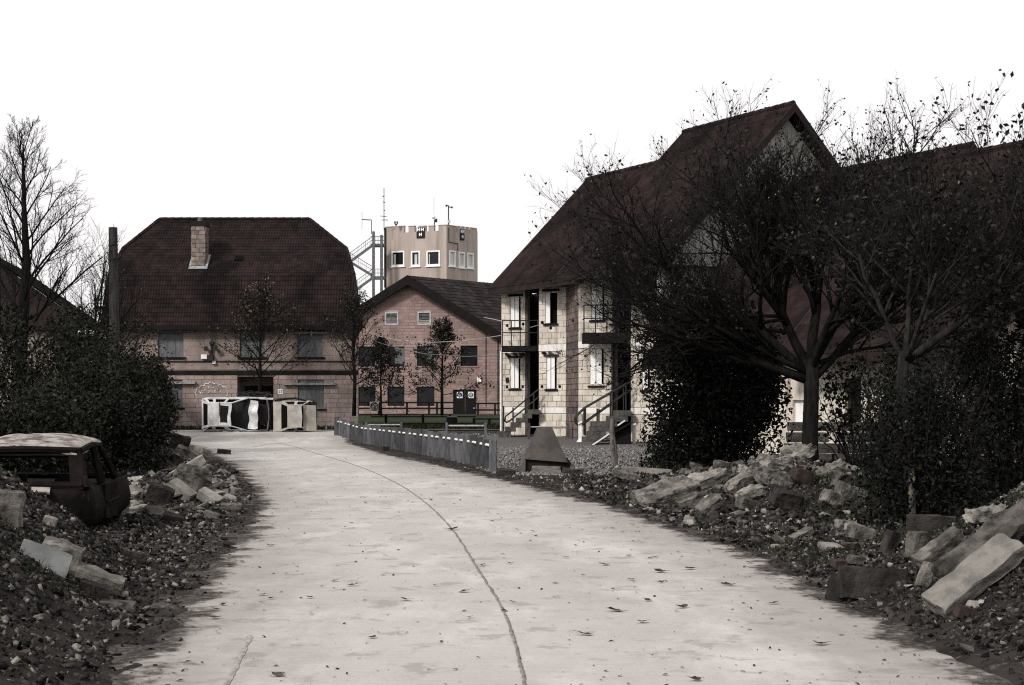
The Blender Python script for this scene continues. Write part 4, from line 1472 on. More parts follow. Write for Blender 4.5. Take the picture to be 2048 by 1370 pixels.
# down pipe and small fittings
m = MB(); m.tube([P(1225, 690, 60.0), P(1225, 835, 60.0)], .05, 6); m.build("downpipe", "metal_dark", hr)
m = MB(); m.tube([P(1002, 702, 66.9), P(1002, 866, 66.9)], .045, 6); m.build("downpipe", "white_paint", hr)
m = MB(); r_ = A1.rect(1013, 1018.5, 755, 765); A1.box(m, r_[0], r_[1], r_[2], r_[3], .03, .09); m.build("meter_box", "soot_and_shade", hr)
for f_, x, y in ((A1, 1015, 651), (A1, 1047, 648), (A1, 1014.5, 774), (A1, 1046, 773.5), (A2, 1085, 645), (A2, 1102, 656), (A2, 1084.5, 773), (A2, 1120, 773), (A3, 1217, 768), (B2, 1148, 641), (B2, 1136, 742)):
    a, z = f_.uv(x, y); m = MB(); c = f_.pt(a, z, .03); m.tube([c, c + f_.n * .05], [.075, .04], 7); m.build("wall_socket_hole", "soot_and_shade", hr)

# ramp and posts beside the right-hand stairs
rp = thing("ramp", "dark sloping plank ramp with pale edges beside the right-hand stairs", "ramp", P(1182, 893, 56))
m = MB(); m.hexa([P(1182, 893, 56), P(1262, 848, 56), P(1262, 848, 57.2), P(1182, 893, 57.2), P(1182, 889, 56), P(1262, 843, 56), P(1262, 843, 57.2), P(1182, 889, 57.2)]); m.build("deck", "timber_black", rp)
for (xa, ya, xb, yb) in ((1182, 892, 1221, 866), (1235, 851, 1250, 841)):
    m = MB(); m.bar(P(xa, ya, 55.97), P(xb, yb, 55.97), .05, .05); m.build("edge_strip", "white_paint", rp)
m = MB(); m.hexa([P(1232, 895, 56.2), P(1262, 895, 56.2), P(1262, 895, 57), P(1232, 895, 57), P(1232, 862, 56.2), P(1262, 849, 56.2), P(1262, 849, 57), P(1232, 862, 57)]); m.build("support", "timber_black", rp)
for i, (x0, x1, y0, y1, lb) in enumerate(((1157, 1163, 846, 883, "white metal bollard post at the foot of the right-hand stairs"), (1265, 1271, 850, 893, "white metal post standing right of the plank ramp"))):
    m = MB(); d = 56.5
    m.bar(P((x0 + x1) / 2, y1, d), P((x0 + x1) / 2, y0, d), (x1 - x0) / F * d * .8, .12); 
    m.hexa([P(x0 - 1, y0 + 3, d - .1), P(x1 + 1, y0 - 1, d - .1), P(x1 + 1, y0 - 1, d + .1), P(x0 - 1, y0 + 3, d + .1), P(x0 - 1, y0 - 1, d - .1), P(x1 + 1, y0 - 5, d - .1), P(x1 + 1, y0 - 5, d + .1), P(x0 - 1, y0 - 1, d + .1)])
    m.hexa([P(x0 - 4, y1 + 1, d - .12), P(x1, y1 + 1, d - .12), P(x1, y1 + 1, d + .12), P(x0 - 4, y1 + 1, d + .12), P(x0 - 1, y1 - 4, d - .1), P(x1, y1 - 4, d - .1), P(x1, y1 - 4, d + .1), P(x0 - 1, y1 - 4, d + .1)])
    tag(m.build("post", "white_paint"), lb, "post")
# kerb along the house
m = MB(); m.bar((P(995, 881, 66).x, 66, .06), (P(1170, 884, 61).x, 60, .06), .2, .14)
k_ = struct(m.build("kerb", "concrete_pale")); k_["label"] = "pale kerb between the gravel yard and the pale house"
# stacked concrete block wall behind the big tree
bw_ = thing("block_wall", "wall of stacked long concrete blocks behind the big tree trunk", "wall", P(1660, 930, 40))
d = 40.0
me = bevel_box_mesh("big_block", "concrete_pale", .03)
for (x0, x1, y0, y1) in ((1577, 1703, 844, 862), (1706, 1790, 845, 862), (1575, 1654, 865, 884.5), (1680, 1760, 865, 884.5), (1570, 1606, 887, 905), (1609, 1671, 887, 905.5), (1676, 1770, 887, 906), (1560, 1660, 908, 928), (1664, 1748, 908, 928), (1640, 1700, 930, 948), (1704, 1780, 930, 948), (1560, 1636, 930, 948)):
    a, b = P(x0, y1, d), P(x1, y0, d)
    inst("concrete_block", me, bw_, ((a.x + b.x) / 2, d + random.uniform(-.04, .04), (a.z + b.z) / 2), (0, 0, random.uniform(-.02, .02)), (b.x - a.x, .5, b.z - a.z))

# ------------------------------------------------------------------ sleeper barrier along the road
n0, n1 = P(986, 945, 35.7), P(676, 881, 66.0)
bar_ = thing("sleeper_barrier", "row of upright grey timber sleepers threaded on a pale pipe beside the road", "barrier", (n0.x, n0.y, 0))
dirb = Vector((n1.x - n0.x, n1.y - n0.y, 0)); Lb = dirb.length; dirb.normalize()
nrm = Vector((dirb.y, -dirb.x, 0))
if nrm.x > 0: nrm = -nrm                      # towards the road
sl_me = slab_mesh("sleeper_mesh", "timber_grey", (.20, .13, .86), 4, .0025, 4)
rs = random.Random(31)
NPOST = 31
BASE = [(676, 880.5), (700, 883.5), (740, 890), (780, 897.5), (820, 905), (860, 913), (900, 921), (945, 932), (986, 945)]
line = []
acc = 0.0
for i in range(NPOST):
    px = 986 - acc; acc += lerp(13.4, 7.4, i / 29)
    d = F * EYE / (tab(BASE, px) - HZ)
    line.append(Vector(((px - CX) / F * d, d, 0)))
for i in range(NPOST):
    t = i / (NPOST - 1)
    side = 1 if i % 2 == 0 else -1
    q = line[i] + Vector((0, -.11 * side, 0))
    inst("post", sl_me, bar_, (q.x, q.y, gz(q.x, q.y) + .37 + .015 * side + rs.uniform(-.02, .02)), (rs.uniform(-.015, .015), rs.uniform(-.02, .02), -.12 + rs.uniform(-.06, .06)), (rs.uniform(.88, 1.08), 1, rs.uniform(.95, 1.03)))
m = MB()
path = [q + Vector((0, 0, .63 + base_z(q.y))) for q in line]
m.tube(path, .032, 8); m.build("pipe_rail", "plaster_white", bar_)


def knee_rail(label, x0, x1, yt, yb, d, yrail, mt="timber_grey"):
    t = thing("knee_rail", label, "rail", P(x0, yb, d))
    for x in (x0, x1):
        m = MB(); m.bar(P(x, yb, d), P(x, yt, d), .16, .1); m.build("post", mt, t)
    m = MB(); m.tube([P(x0, yrail, d), P(x1, yrail, d)], .035, 6); m.build("rail", "metal_pale" if mt == "timber_grey" else mt, t)


knee_rail("grey knee rail between two posts behind the far half of the barrier", 733, 803, 844, 870, 64, 849.5)
knee_rail("grey knee rail between two tall posts behind the near half of the barrier", 893, 971, 845, 892, 58, 851.5)
knee_rail("grey knee rail with two posts in front of the pale house wall", 1058, 1136, 846, 884, 62, 854)


# ------------------------------------------------------------------ fences in front of the brick building
def fence(label, x0, x1, d, rails, posts, yt, yb, r=.12):
    t = thing("timber_fence", label, "fence", P((x0 + x1) / 2, yb, d))
    for y in rails:
        m = MB(); m.bar(P(x0, y, d), P(x1, y, d), .06, r); m.build("rail", "timber_black", t)
    for x in posts:
        m = MB(); m.bar(P(x, yb + 3, d + .1), P(x, yt, d + .1), .18, .14); m.build("post", "timber_black", t)


fence("black post and rail fence directly in front of the brick wall", 712, 906, 112, (805, 817, 829.5), (716, 758, 814, 858, 874), 803, 832)
fence("short black fence right of the black double door", 953, 1006, 112, (807, 820), (956, 990), 806, 832)
fence("low black fence crossing the lawn behind the barrier", 742, 952, 82, (833.5, 847), (772, 846, 900), 830, 868, .065)
fence("low black rail fence beside the pale house stairs", 947, 1010, 78, (838, 854.5), (948, 979), 836, 866, .075)
t = thing("round_sign", "white square sign with dark ring hung on the black fence", "sign", P(748.5, 812, 111.6))
m = MB(); m.box(P(748.5, 812.5, 111.6), (.66, .04, .70)); m.build("board", "concrete_pale", t)
m = MB(); pts = [P(748.5 + 7.2 * math.cos(a), 812.5 + 7.6 * math.sin(a), 111.5) for a in [2 * math.pi * k / 20 for k in range(21)]]; m.tube(pts, .035, 5, cap=False); m.build("ring", "metal_dark", t)
m = MB(); m.tube([P(748.5, 819, 111.5), P(748.5, 812, 111.5), P(745.5, 808, 111.5)], .03, 5); m.tube([P(748.5, 812, 111.5), P(751.5, 808, 111.5)], .03, 5); m.tube([P(745, 815, 111.5), P(752, 815, 111.5)], .03, 5); m.build("symbol", "metal_dark", t)
t = thing("litter_bin", "dark round litter bin on the lawn by the low fence", "bin", P(904, 864, 76))
m = MB(); m.tube([P(904, 864, 76), P(904, 848, 76), P(904, 836, 76)], [.26, .29, .28], 12); m.build("body", "timber_black", t)
m = MB(); m.tube([P(904, 836, 76), P(904, 833.5, 76), P(904, 832, 76)], [.30, .30, .12], 12); m.build("lid", "metal_dark", t)


def wire(label, pts, d0, d1, r, mt):
    m = MB(); path = []
    for i in range(len(pts) - 1):
        (xa, ya), (xb, yb) = pts[i], pts[i + 1]
        for k in range(8):
            t = k / 8; tt = (i + t) / (len(pts) - 1); path.append(P(lerp(xa, xb, t), lerp(ya, yb, t), lerp(d0, d1, tt)))
    path.append(P(*pts[-1], d1)); m.tube(path, r, 5)
    tag(m.build("overhead_cable", mt), label, "cable")


wire("pale sagging overhead cable in front of the brick gable", [(755, 672), (800, 681), (860, 685), (930, 682), (1003, 671), (1078, 650)], 100, 64.6, .02, "metal_pale")
wire("thin lower overhead cable crossing the brick wall", [(715, 672), (780, 692), (850, 708), (930, 713), (1003, 711)], 105, 67, .022, "metal_grey")
wire("short pale cable from the tiled corner to the pale house", [(968, 635), (985, 638), (1006, 643)], 90, 67, .018, "metal_pale")

# ------------------------------------------------------------------ telegraph pole
t = thing("telegraph_pole", "thick weathered wooden pole standing in the hedge left of the tiled house", "pole", P(228, 880, 47))
m = MB(); m.tube([P(231, 900, 47), P(229, 700, 47), P(226, 455, 47)], [.165, .155, .135], 14); m.build("shaft", "timber_pole", t)
m = MB(); m.tube([P(236, 780, 46.8), P(237, 640, 46.8), P(234, 560, 46.8), P(221, 500, 46.85), P(219, 480, 46.9)], .018, 5); m.build("cable", "metal_dark", t)
m = MB(); m.tube([P(226.5, 492, 47), P(226.4, 490, 47)], .15, 14); m.build("band", "metal_dark", t)

# ------------------------------------------------------------------ concrete obstacle, stake
t = thing("concrete_obstacle", "tapered grey concrete anti-tank block at the end of the sleeper barrier", "concrete block", P(1090, 945, 35.2))
d = 35.2
m = MB()
bm_pts = [P(1046, 945, d), P(1142, 930, d), P(1136, 916, d + 1.1), P(1060, 916, d + 1.1)]
def frust(m, b, tp):
    m.hexa([b[0], b[1], b[2], b[3], tp[0], tp[1], tp[2], tp[3]])
z0 = .36; cx_ = P(1090, 900, d + .4).x
b = [(cx_ - .50, d - .12, z0 - .02), (cx_ + .52, d - .12, z0 - .10), (cx_ + .50, d + .9, z0), (cx_ - .50, d + .9, z0)]
tp = [(cx_ - .18, d + .2, 1.085), (cx_ + .16, d + .2, 1.085), (cx_ + .16, d + .55, 1.085), (cx_ - .18, d + .55, 1.085)]
frust(m, b, tp); m.build("tapered_top", "concrete_block", t)
m = MB(); m.hexa([(cx_ - .46, d - .04, 0), (cx_ + .55, d - .02, 0), (cx_ + .55, d + .85, 0), (cx_ - .46, d + .85, 0), (cx_ - .46, d - .04, z0 - .03), (cx_ + .6, d - .02, z0 - .11), (cx_ + .55, d + .85, z0 - .03), (cx_ - .46, d + .85, z0 - .03)]); m.build("plinth", "soot_and_shade", t)
m = MB(); m.hexa([(cx_ - .66, d - .1, 0), (cx_ - .47, d - .14, 0), (cx_ - .47, d + .4, 0), (cx_ - .66, d + .4, 0), (cx_ - .53, d + .0, z0 + .12), (cx_ - .47, d - .08, z0 + .05), (cx_ - .47, d + .4, z0 + .05), (cx_ - .52, d + .4, z0 + .1)]); m.build("broken_corner", "concrete_block", t)
m = MB(); m.tube([P(1229, 935, 38), P(1228, 900, 38), P(1224, 865, 38), P(1225, 838, 38)], [.085, .09, .07, .055], 8)
tag(m.build("stake", "timber_stake"), "weathered leaning wooden stake between the obstacle and the dark conifer", "stake")


# ------------------------------------------------------------------ wrecked cars
def dent(p, amp, s, seed):
    n = noise.noise_vector(p * s + Vector((seed * 5.1, seed, 0)))
    return p + n * amp


class Car:
    """builds in car axes (x forward, y left, z up), then lays the car down by the matrix M"""

    def __init__(self, name, label, loc, M):
        self.M, self.loc = M, Vector(loc)
        self.t = thing(name, label, "car", loc)

    def w(self, p):
        return self.loc + self.M @ Vector(p)

    def panel(self, name, c, mt, thick=.035, nu=6, nv=6, amp=.015, seed=0, parent=None, hole=None):
        """bilinear panel from 4 corners, dented, with thickness; hole=(u0,u1,v0,v1)"""
        c = [Vector(q) for q in c]
        nn = (c[1] - c[0]).cross(c[3] - c[0]).normalized() * thick
        if hole:
            us = sorted({*[i / nu for i in range(nu + 1)], hole[0], hole[1]}); vs = sorted({*[i / nv for i in range(nv + 1)], hole[2], hole[3]})
        else:
            us = [i / nu for i in range(nu + 1)]; vs = [i / nv for i in range(nv + 1)]
        m = MB()
        f = lambda u, v: (c[0] * (1 - u) + c[1] * u) * (1 - v) + (c[3] * (1 - u) + c[2] * u) * v
        P2 = [[dent(f(u, v), amp, 2.3, seed) for u in us] for v in vs]
        inside = lambda i, j: hole and hole[0] - 1e-6 <= us[i] and us[i + 1] <= hole[1] + 1e-6 and hole[2] - 1e-6 <= vs[j] and vs[j + 1] <= hole[3] + 1e-6
        nU, nV = len(us), len(vs)
        for lay in (0, 1):
            for j in range(nV):
                for i in range(nU):
                    m.v.append(tuple(self.w(P2[j][i] - nn * lay)))
        idx = lambda i, j, l: l * nU * nV + j * nU + i
        solid = lambda i, j: 0 <= i < nU - 1 and 0 <= j < nV - 1 and not inside(i, j)
        for j in range(nV - 1):
            for i in range(nU - 1):
                if not solid(i, j): continue
                m.f.append((idx(i, j, 0), idx(i + 1, j, 0), idx(i + 1, j + 1, 0), idx(i, j + 1, 0))); m.m.append(0)
                m.f.append((idx(i, j + 1, 1), idx(i + 1, j + 1, 1), idx(i + 1, j, 1), idx(i, j, 1))); m.m.append(0)
                for (di, dj, a, b) in ((-1, 0, (i, j), (i, j + 1)), (1, 0, (i + 1, j + 1), (i + 1, j)), (0, -1, (i + 1, j), (i, j)), (0, 1, (i, j + 1), (i + 1, j + 1))):
                    if not solid(i + di, j + dj):
                        m.f.append((idx(*a, 0), idx(*b, 0), idx(*b, 1), idx(*a, 1))); m.m.append(0)
        o = m.build(name, mt, parent or self.t, smooth=False)
        return o

    def pillar(self, pts, r, mt, name="pillar", sides=6):
        m = MB(); m.tube([self.w(p) for p in pts], r, sides); return m.build(name, mt, self.t)

    def loft(self, name, secs, mt, amp=.01, seed=0, parent=None, smooth=True):
        """closed rings of equal length lofted along the car"""
        m = MB(); k = len(secs[0])
        for s in secs:
            for p in s: m.v.append(tuple(self.w(dent(Vector(p), amp, 2.0, seed))))
        for i in range(len(secs) - 1):
            for j in range(k):
                a, b = i * k + j, i * k + (j + 1) % k
                m.f.append((a, b, b + k, a + k)); m.m.append(0)
        m.f.append(tuple(reversed(range(k)))); m.m.append(0)
        m.f.append(tuple((len(secs) - 1) * k + j for j in range(k))); m.m.append(0)
        return m.build(name, mt, parent or self.t, smooth=smooth)


ROLL = Matrix(((1, 0, 0), (0, 0, -1), (0, 1, 0)))     # lying on its right side, roof towards the camera
DCAR = 68.6
gcar = base_z(DCAR) + .02
wx = P(400.5, 860, DCAR).x
HW = .80
c = Car("overturned_car", "white hatchback wreck lying on its side, roof and sunroof facing the road", (wx, DCAR + 1.3, gcar + HW), ROLL)


def ring(x, hw, z0, z1, tuck=.06):
    return [(x, -hw + tuck, z0), (x, -hw, z0 + .22), (x, -hw, z1 - .12), (x, -hw + .06, z1), (x, hw - .06, z1), (x, hw, z1 - .12), (x, hw, z0 + .22), (x, hw - tuck, z0)]


# body tub (dark inside), side panels in white
c.loft("body", [ring(0.0, .70, .30, .82), ring(.12, .77, .22, .90), ring(1.0, .80, .18, .90), ring(2.15, .80, .18, .86), ring(2.6, .78, .20, .72), ring(2.7, .72, .24, .5)], "car_inside", .01, 1)
for sy in (-1, 1):
    y = sy * .815
    c.panel("side_panel", [(0.0, y * .93, .86), (2.15, y, .86), (2.2, y, .30), (0.05, y * .95, .30)] if sy > 0 else [(0.05, y * .95, .30), (2.2, y, .30), (2.15, y, .86), (0.0, y * .93, .86)], "car_white", .03, 10, 4, .015, 2 + sy)
    for q_ in ([(.30, y * .94, .97), (2.9, y * .93, .86), (2.9, y * .98, .72), (.30, y * .99, .82)], [(.08, y * .88, .97), (.30, y * .94, .97), (.30, y * .99, .82), (.03, y * .92, .82)], [(-.02, y * .74, .94), (.08, y * .88, .97), (.03, y * .92, .82), (-.06, y * .76, .80)]):
        c.panel("waist_rail", q_ if sy > 0 else q_[::-1], "car_white", .04, 8, 2, .012, 5 + sy)
# roof with sunroof opening
c.panel("roof", [(.40, -.53, 1.37), (1.42, -.53, 1.36), (1.42, .53, 1.36), (.40, .53, 1.37)], "car_white", .04, 10, 10, .05, 3, hole=(.50, .86, .13, .87))
c.panel("sunroof_panel", [(.93, -.37, 1.345), (1.26, -.37, 1.345), (1.26, .37, 1.345), (.93, .37, 1.345)], "rubber", .02, 3, 4, .004, 4)
for k in range(4):
    x = .97 + k * .075; c.pillar([(x, -.3, 1.352), (x, .3, 1.352)], .008, "car_inside", "sunroof_slat", 4)
m = MB(); m.tube([c.w((.90, y, 1.40)) for y in (-.05, .2, .45, .62)], [.012, .016, .016, .012], 5); m.build("roof_bar", "rubber", c.t)
# tailgate ring round the rear window
c.panel("tailgate", [(0.0, -.66, .95), (.40, -.55, 1.36), (.40, .55, 1.36), (0.0, .66, .95)], "car_white", .05, 6, 8, .012, 6, hole=(.16, .84, .09, .91))
c.panel("rear_glass_void", [(0.06, -.56, .93), (.36, -.46, 1.25), (.36, .46, 1.25), (0.06, .56, .93)], "black_void", .01, 2, 2, 0, 7)
for sy in (-1, 1):
    y0, y1 = sy * .53, sy * .765
    for (xa, xb, xc, xd, hol_) in ((.40, .66, .58, .04, (.30, .82, .22, .80)), (.66, 1.10, 1.20, .58, (.10, .92, .16, .82)), (1.10, 1.42, 2.15, 1.20, (.10, .80, .16, .82))):
        q_ = [(xa, y0, 1.36), (xb, y0, 1.36), (xc, y1, .90), (xd, y1, .93)]
        if sy > 0:
            c.panel("side_window_frame", q_, "car_white", .035, 6, 6, .008, 30, hole=hol_)
        else:
            c.panel("side_window_frame", [q_[1], q_[0], q_[3], q_[2]], "car_white", .035, 6, 6, .008, 31, hole=hol_)
# crumpled bonnet, engine bay rim, front beam
c.panel("bonnet", [(2.15, -.68, .94), (2.56, -.66, 1.02), (2.60, .62, 1.00), (2.18, .64, .90)], "car_white", .03, 10, 14, .11, 9)
c.loft("engine", [[(2.60, -.5, .3), (2.60, .5, .3), (2.60, .5, .72), (2.60, -.5, .72)], [(2.95, -.45, .32), (2.95, .45, .32), (2.95, .45, .66), (2.95, -.45, .66)]], "car_inside", .05, 11, smooth=False)
c.pillar([(2.62, -.74, .86), (3.0, -.72, .84), (3.06, -.2, .80), (3.05, .3, .82), (2.98, .66, .84)], [.05, .045, .04, .045, .05], "metal_grey", "front_beam")
c.loft("bumper", [ring(3.10, .72, .30, .72), ring(3.28, .68, .34, .66)], "rubber", .03, 12)
c.panel("front_wing", [(2.62, .74, .92), (3.25, .70, .86), (3.25, .76, .60), (2.62, .80, .62)], "car_white", .03, 6, 3, .02, 13)
for sy in (-1, 1):
    for x in (.55, 2.75):
        m = MB(); m.tube([c.w((x, sy * .55, .26)), c.w((x, sy * .60, .26)), c.w((x, sy * .72, .26)), c.w((x, sy * .77, .26))], [.22, .29, .29, .22], 14); tw_ = m.build("wheel", "rubber", c.t)
        m = MB(); m.tube([c.w((x, sy * .74, .26)), c.w((x, sy * .785, .26))], [.17, .15], 12); m.build("rim", "metal_grey", tw_)
m = MB(); m.tube([c.w(p) for p in ((1.05, -.78, 1.30), (1.4, -.82, 1.20), (1.75, -.80, 1.22))], .02, 5); m.build("loose_trim", "metal_pale", c.t)

bx_ = P(545, 860, DCAR).x
c = Car("overturned_car", "beige hatchback wreck on its side with its tailgate hanging open", (bx_, DCAR + 1.25, gcar + .72), ROLL)
c.loft("body", [ring(0.0, .72, .25, .88), ring(.9, .74, .2, .90), ring(1.6, .72, .2, .92), ring(1.9, .66, .25, .90)], "car_inside", .01, 21)
c.panel("bonnet", [(.0, -.70, 1.02), (.34, -.70, 1.06), (.34, .68, 1.06), (.0, .68, 1.02)], "car_beige", .04, 4, 8, .02, 22)
c.panel("windscreen_frame", [(.33, -.70, 1.05), (.74, -.56, 1.36), (.74, .50, 1.36), (.33, .68, 1.05)], "car_beige", .05, 6, 8, .01, 23, hole=(.08, .88, .07, .93))
c.panel("windscreen_void", [(.36, -.62, .98), (.70, -.48, 1.24), (.70, .44, 1.24), (.36, .6, .98)], "black_void", .01, 2, 2, 0, 24)
c.panel("roof", [(.72, -.56, 1.37), (1.36, -.50, 1.36), (1.36, .48, 1.36), (.72, .50, 1.37)], "car_beige", .04, 8, 8, .04, 25)
for sy in (-1, 1):
    y = sy * .74
    c.panel("side_panel", [(0, y, .9), (1.75, y * .95, .9), (1.75, y * .95, .28), (0, y, .28)] if sy > 0 else [(0, y, .28), (1.75, y * .95, .28), (1.75, y * .95, .9), (0, y, .9)], "car_beige", .03, 8, 4, .015, 26 + sy)
    for (xa, xb, xc, xd) in ((.74, 1.04, 1.06, .34), (1.04, 1.36, 1.70, 1.06)):
        q_ = [(xa, sy * .51, 1.36), (xb, sy * .50, 1.36), (xc, sy * .72, .9), (xd, sy * .72, .9)]
        c.panel("side_window_frame", q_ if sy > 0 else [q_[1], q_[0], q_[3], q_[2]], "car_beige", .035, 6, 6, .01, 33, hole=(.14, .88, .16, .84))
c.panel("tailgate", [(1.40, -.66, 1.16), (1.99, -.70, 1.10), (1.96, .50, 1.10), (1.40, .52, 1.16)], "car_beige_dull", .05, 6, 6, .012, 29)
for x in (.3, 1.5):
    m = MB(); m.tube([c.w((x, .50, .26)), c.w((x, .56, .26)), c.w((x, .70, .26)), c.w((x, .76, .26))], [.22, .30, .30, .22], 14); m.build("wheel", "rubber", c.t)
m = MB(); m.tube([c.w(p) for p in ((.05, .74, .98), (.5, .80, .92), (1.0, .82, .9), (1.5, .72, .95))], [.03, .05, .05, .03], 6); m.build("exhaust_pipe", "rubber", c.t)
# tangle of wire on top
m = MB(); rw_ = random.Random(8)
for k in range(46):
    cx_ = rw_.uniform(478, 541); base = 790.5 - 5 * math.sin(math.pi * (cx_ - 474) / 70) ** .6
    c0 = P(cx_, base + rw_.uniform(0, 5), DCAR + rw_.uniform(.6, 1.5)); rr = rw_.uniform(.08, .22); tl = rw_.uniform(-.8, .8)
    m.tube([c0 + Vector((rr * math.cos(a), rr * math.sin(a) * math.sin(tl), rr * .55 * math.sin(a))) for a in [2 * math.pi * q / 9 + k for q in range(8)]], .014, 4)
tag(m.build("wire_tangle", "metal_dark"), "dark tangle of coiled wire lying on top of the overturned white car", "wire")

# burnt-out car at the left edge: rear towards the camera
RX, LX = -5.22, -6.89
c = Car("burnt_car", "rusty burnt-out estate car with ash-white dented roof beside the gravel bank", ((RX + LX) / 2, 18.35, 0.02), Matrix.Rotation(R(5.2), 3, 'Z') @ Matrix(((0, -1, 0), (1, 0, 0), (0, 0, 1))))
# car axes: x forward (away), y left, z up
HWc = .84


def ring2(x, hw, z0, z1, dx=0.0):
    return [(x, -hw * .86, z0), (x, -hw * .99, z0 + .12), (x, -hw * 1.0, (z0 + z1) / 2), (x + dx, -hw * .95, z1 - .03), (x + dx, -hw * .88, z1), (x + dx, hw * .88, z1), (x + dx, hw * .95, z1 - .03), (x, hw, (z0 + z1) / 2), (x, hw * .99, z0 + .12), (x, hw * .86, z0)]


c.loft("tailgate", [ring2(-.06, .70, .16, .46), ring2(0.0, .80, .08, .56), ring2(.10, .83, .05, .575)], "rust", .02, 41)
for sy in (-1, 1):
    y = sy * .84
    f1 = lambda q: q if sy > 0 else [q[3], q[2], q[1], q[0]]
    d1 = c.panel("door", f1([(1.08, y * 1.03, .575), (2.05, y * 1.03, .575), (2.05, y * 1.035, .12), (1.12, y * 1.035, .12)]), "rust", .04, 8, 6, .028, 44 + sy)
    c.panel("door_panel_line", f1([(1.15, y * 1.06, .36), (2.0, y * 1.06, .37), (2.0, y * 1.06, .345), (1.15, y * 1.06, .335)]), "soot_and_shade", .01, 4, 1, .005, 45, d1)
    for pts in ([(.12, sy * .80, .57), (.30, sy * .72, .86), (.42, sy * .66, 1.05)], [(1.08, sy * .81, .59), (1.12, sy * .74, .86), (1.16, sy * .68, 1.09)], [(1.20, sy * .81, .60), (1.18, sy * .75, .86), (1.18, sy * .69, 1.08)], [(2.20, sy * .80, .62), (1.95, sy * .73, .88), (1.74, sy * .66, 1.08)]):
        c.pillar(pts, [.055, .045, .04], "rust")
    for x in (.62, 2.75):
        m = MB(); m.tube([c.w((x, sy * .60, .19)), c.w((x, sy * .66, .19)), c.w((x, sy * .76, .19)), c.w((x, sy * .79, .19))], [.14, .19, .19, .14], 12); m.build("wheel_hub", "soot_and_shade", c.t)
c.loft("body", [ring2(-.02, .74, .14, .50), ring2(.04, .82, .08, .56), ring2(.25, .865, .04, .585), ring2(.55, .885, .05, .59), ring2(.9, .86, .03, .59), ring2(1.5, .86, .02, .59), ring2(2.1, .86, .02, .60), ring2(2.45, .875, .04, .61), ring2(2.8, .90, .06, .60), ring2(3.15, .86, .1, .55), ring2(3.4, .72, .18, .46)], "rust", .018, 60)
c.panel("rear_window_frame", [(.05, -.78, .57), (.40, -.66, 1.04), (.40, .66, 1.04), (.05, .78, .57)], "rust", .05, 6, 10, .012, 61, hole=(.20, .86, .10, .90))
c.pillar([(.08, -.76, .60), (.06, 0, .62), (.08, .76, .60)], .035, "rust", "window_sill_rail")
c.loft("bonnet", [ring2(2.12, .78, .55, .66), ring2(2.8, .80, .5, .64), ring2(3.45, .66, .35, .5)], "rust", .03, 49)
for sy in (-.36, .36):
    c.loft("seat_frame", [[(1.35, sy - .2, .3), (1.35, sy + .2, .3), (1.3, sy + .18, .7), (1.3, sy - .18, .7)], [(1.42, sy - .2, .3), (1.42, sy + .2, .3), (1.36, sy + .18, .7), (1.36, sy - .18, .7)]], "soot_and_shade", .02, 50)
# ash-white buckled roof
mb = MB()
def rooff(u, v):
    x = lerp(.36, 1.82, v); y = lerp(-.70, .70, u)
    z = 1.02 + .155 * math.sin(math.pi * .62 * v ** .8) + .05 * (1 - (2 * u - 1) ** 2) - .05 * (abs(2 * u - 1) ** 6) - .04 * (v > .95)
    p = Vector((x, y, z)); n = noise.noise(p * 4.3 + Vector((3, 0, 0))) * .03 + noise.noise(p * 11) * .012
    p.z += n
    return c.w(p)
mb.grid(rooff, 26, 24)
k0 = len(mb.v)
mb.grid(lambda u, v: Vector(rooff(u, v)) - Vector((0, 0, .045)), 26, 24)
for j in range(24):
    for (a, b) in ((j * 27, (j + 1) * 27), ((j + 1) * 27 + 26, j * 27 + 26)):
        mb.f.append((a, b, b + k0, a + k0)); mb.m.append(0)
for i in range(26):
    mb.f.append((i + 1, i, i + k0, i + 1 + k0)); mb.m.append(0)
ro = mb.build("roof", "ash_roof", c.t, smooth=True)
ro["label"] = "buckled ash-white roof sheet"
c.pillar([(.40, -.68, 1.03), (.36, 0, 1.055), (.40, .68, 1.03)], .045, "rust", "roof_header")
for sy in (-1, 1): c.pillar([(.40, sy * .68, 1.03), (1.1, sy * .70, 1.09), (1.78, sy * .67, 1.07)], .04, "rust", "roof_rail")
c.panel("ash_flap", [(.02, -.40, .60), (-.16, -.42, .545), (-.18, .52, .56), (.02, .50, .62)][::-1], "ash_roof", .02, 5, 8, .02, 52)

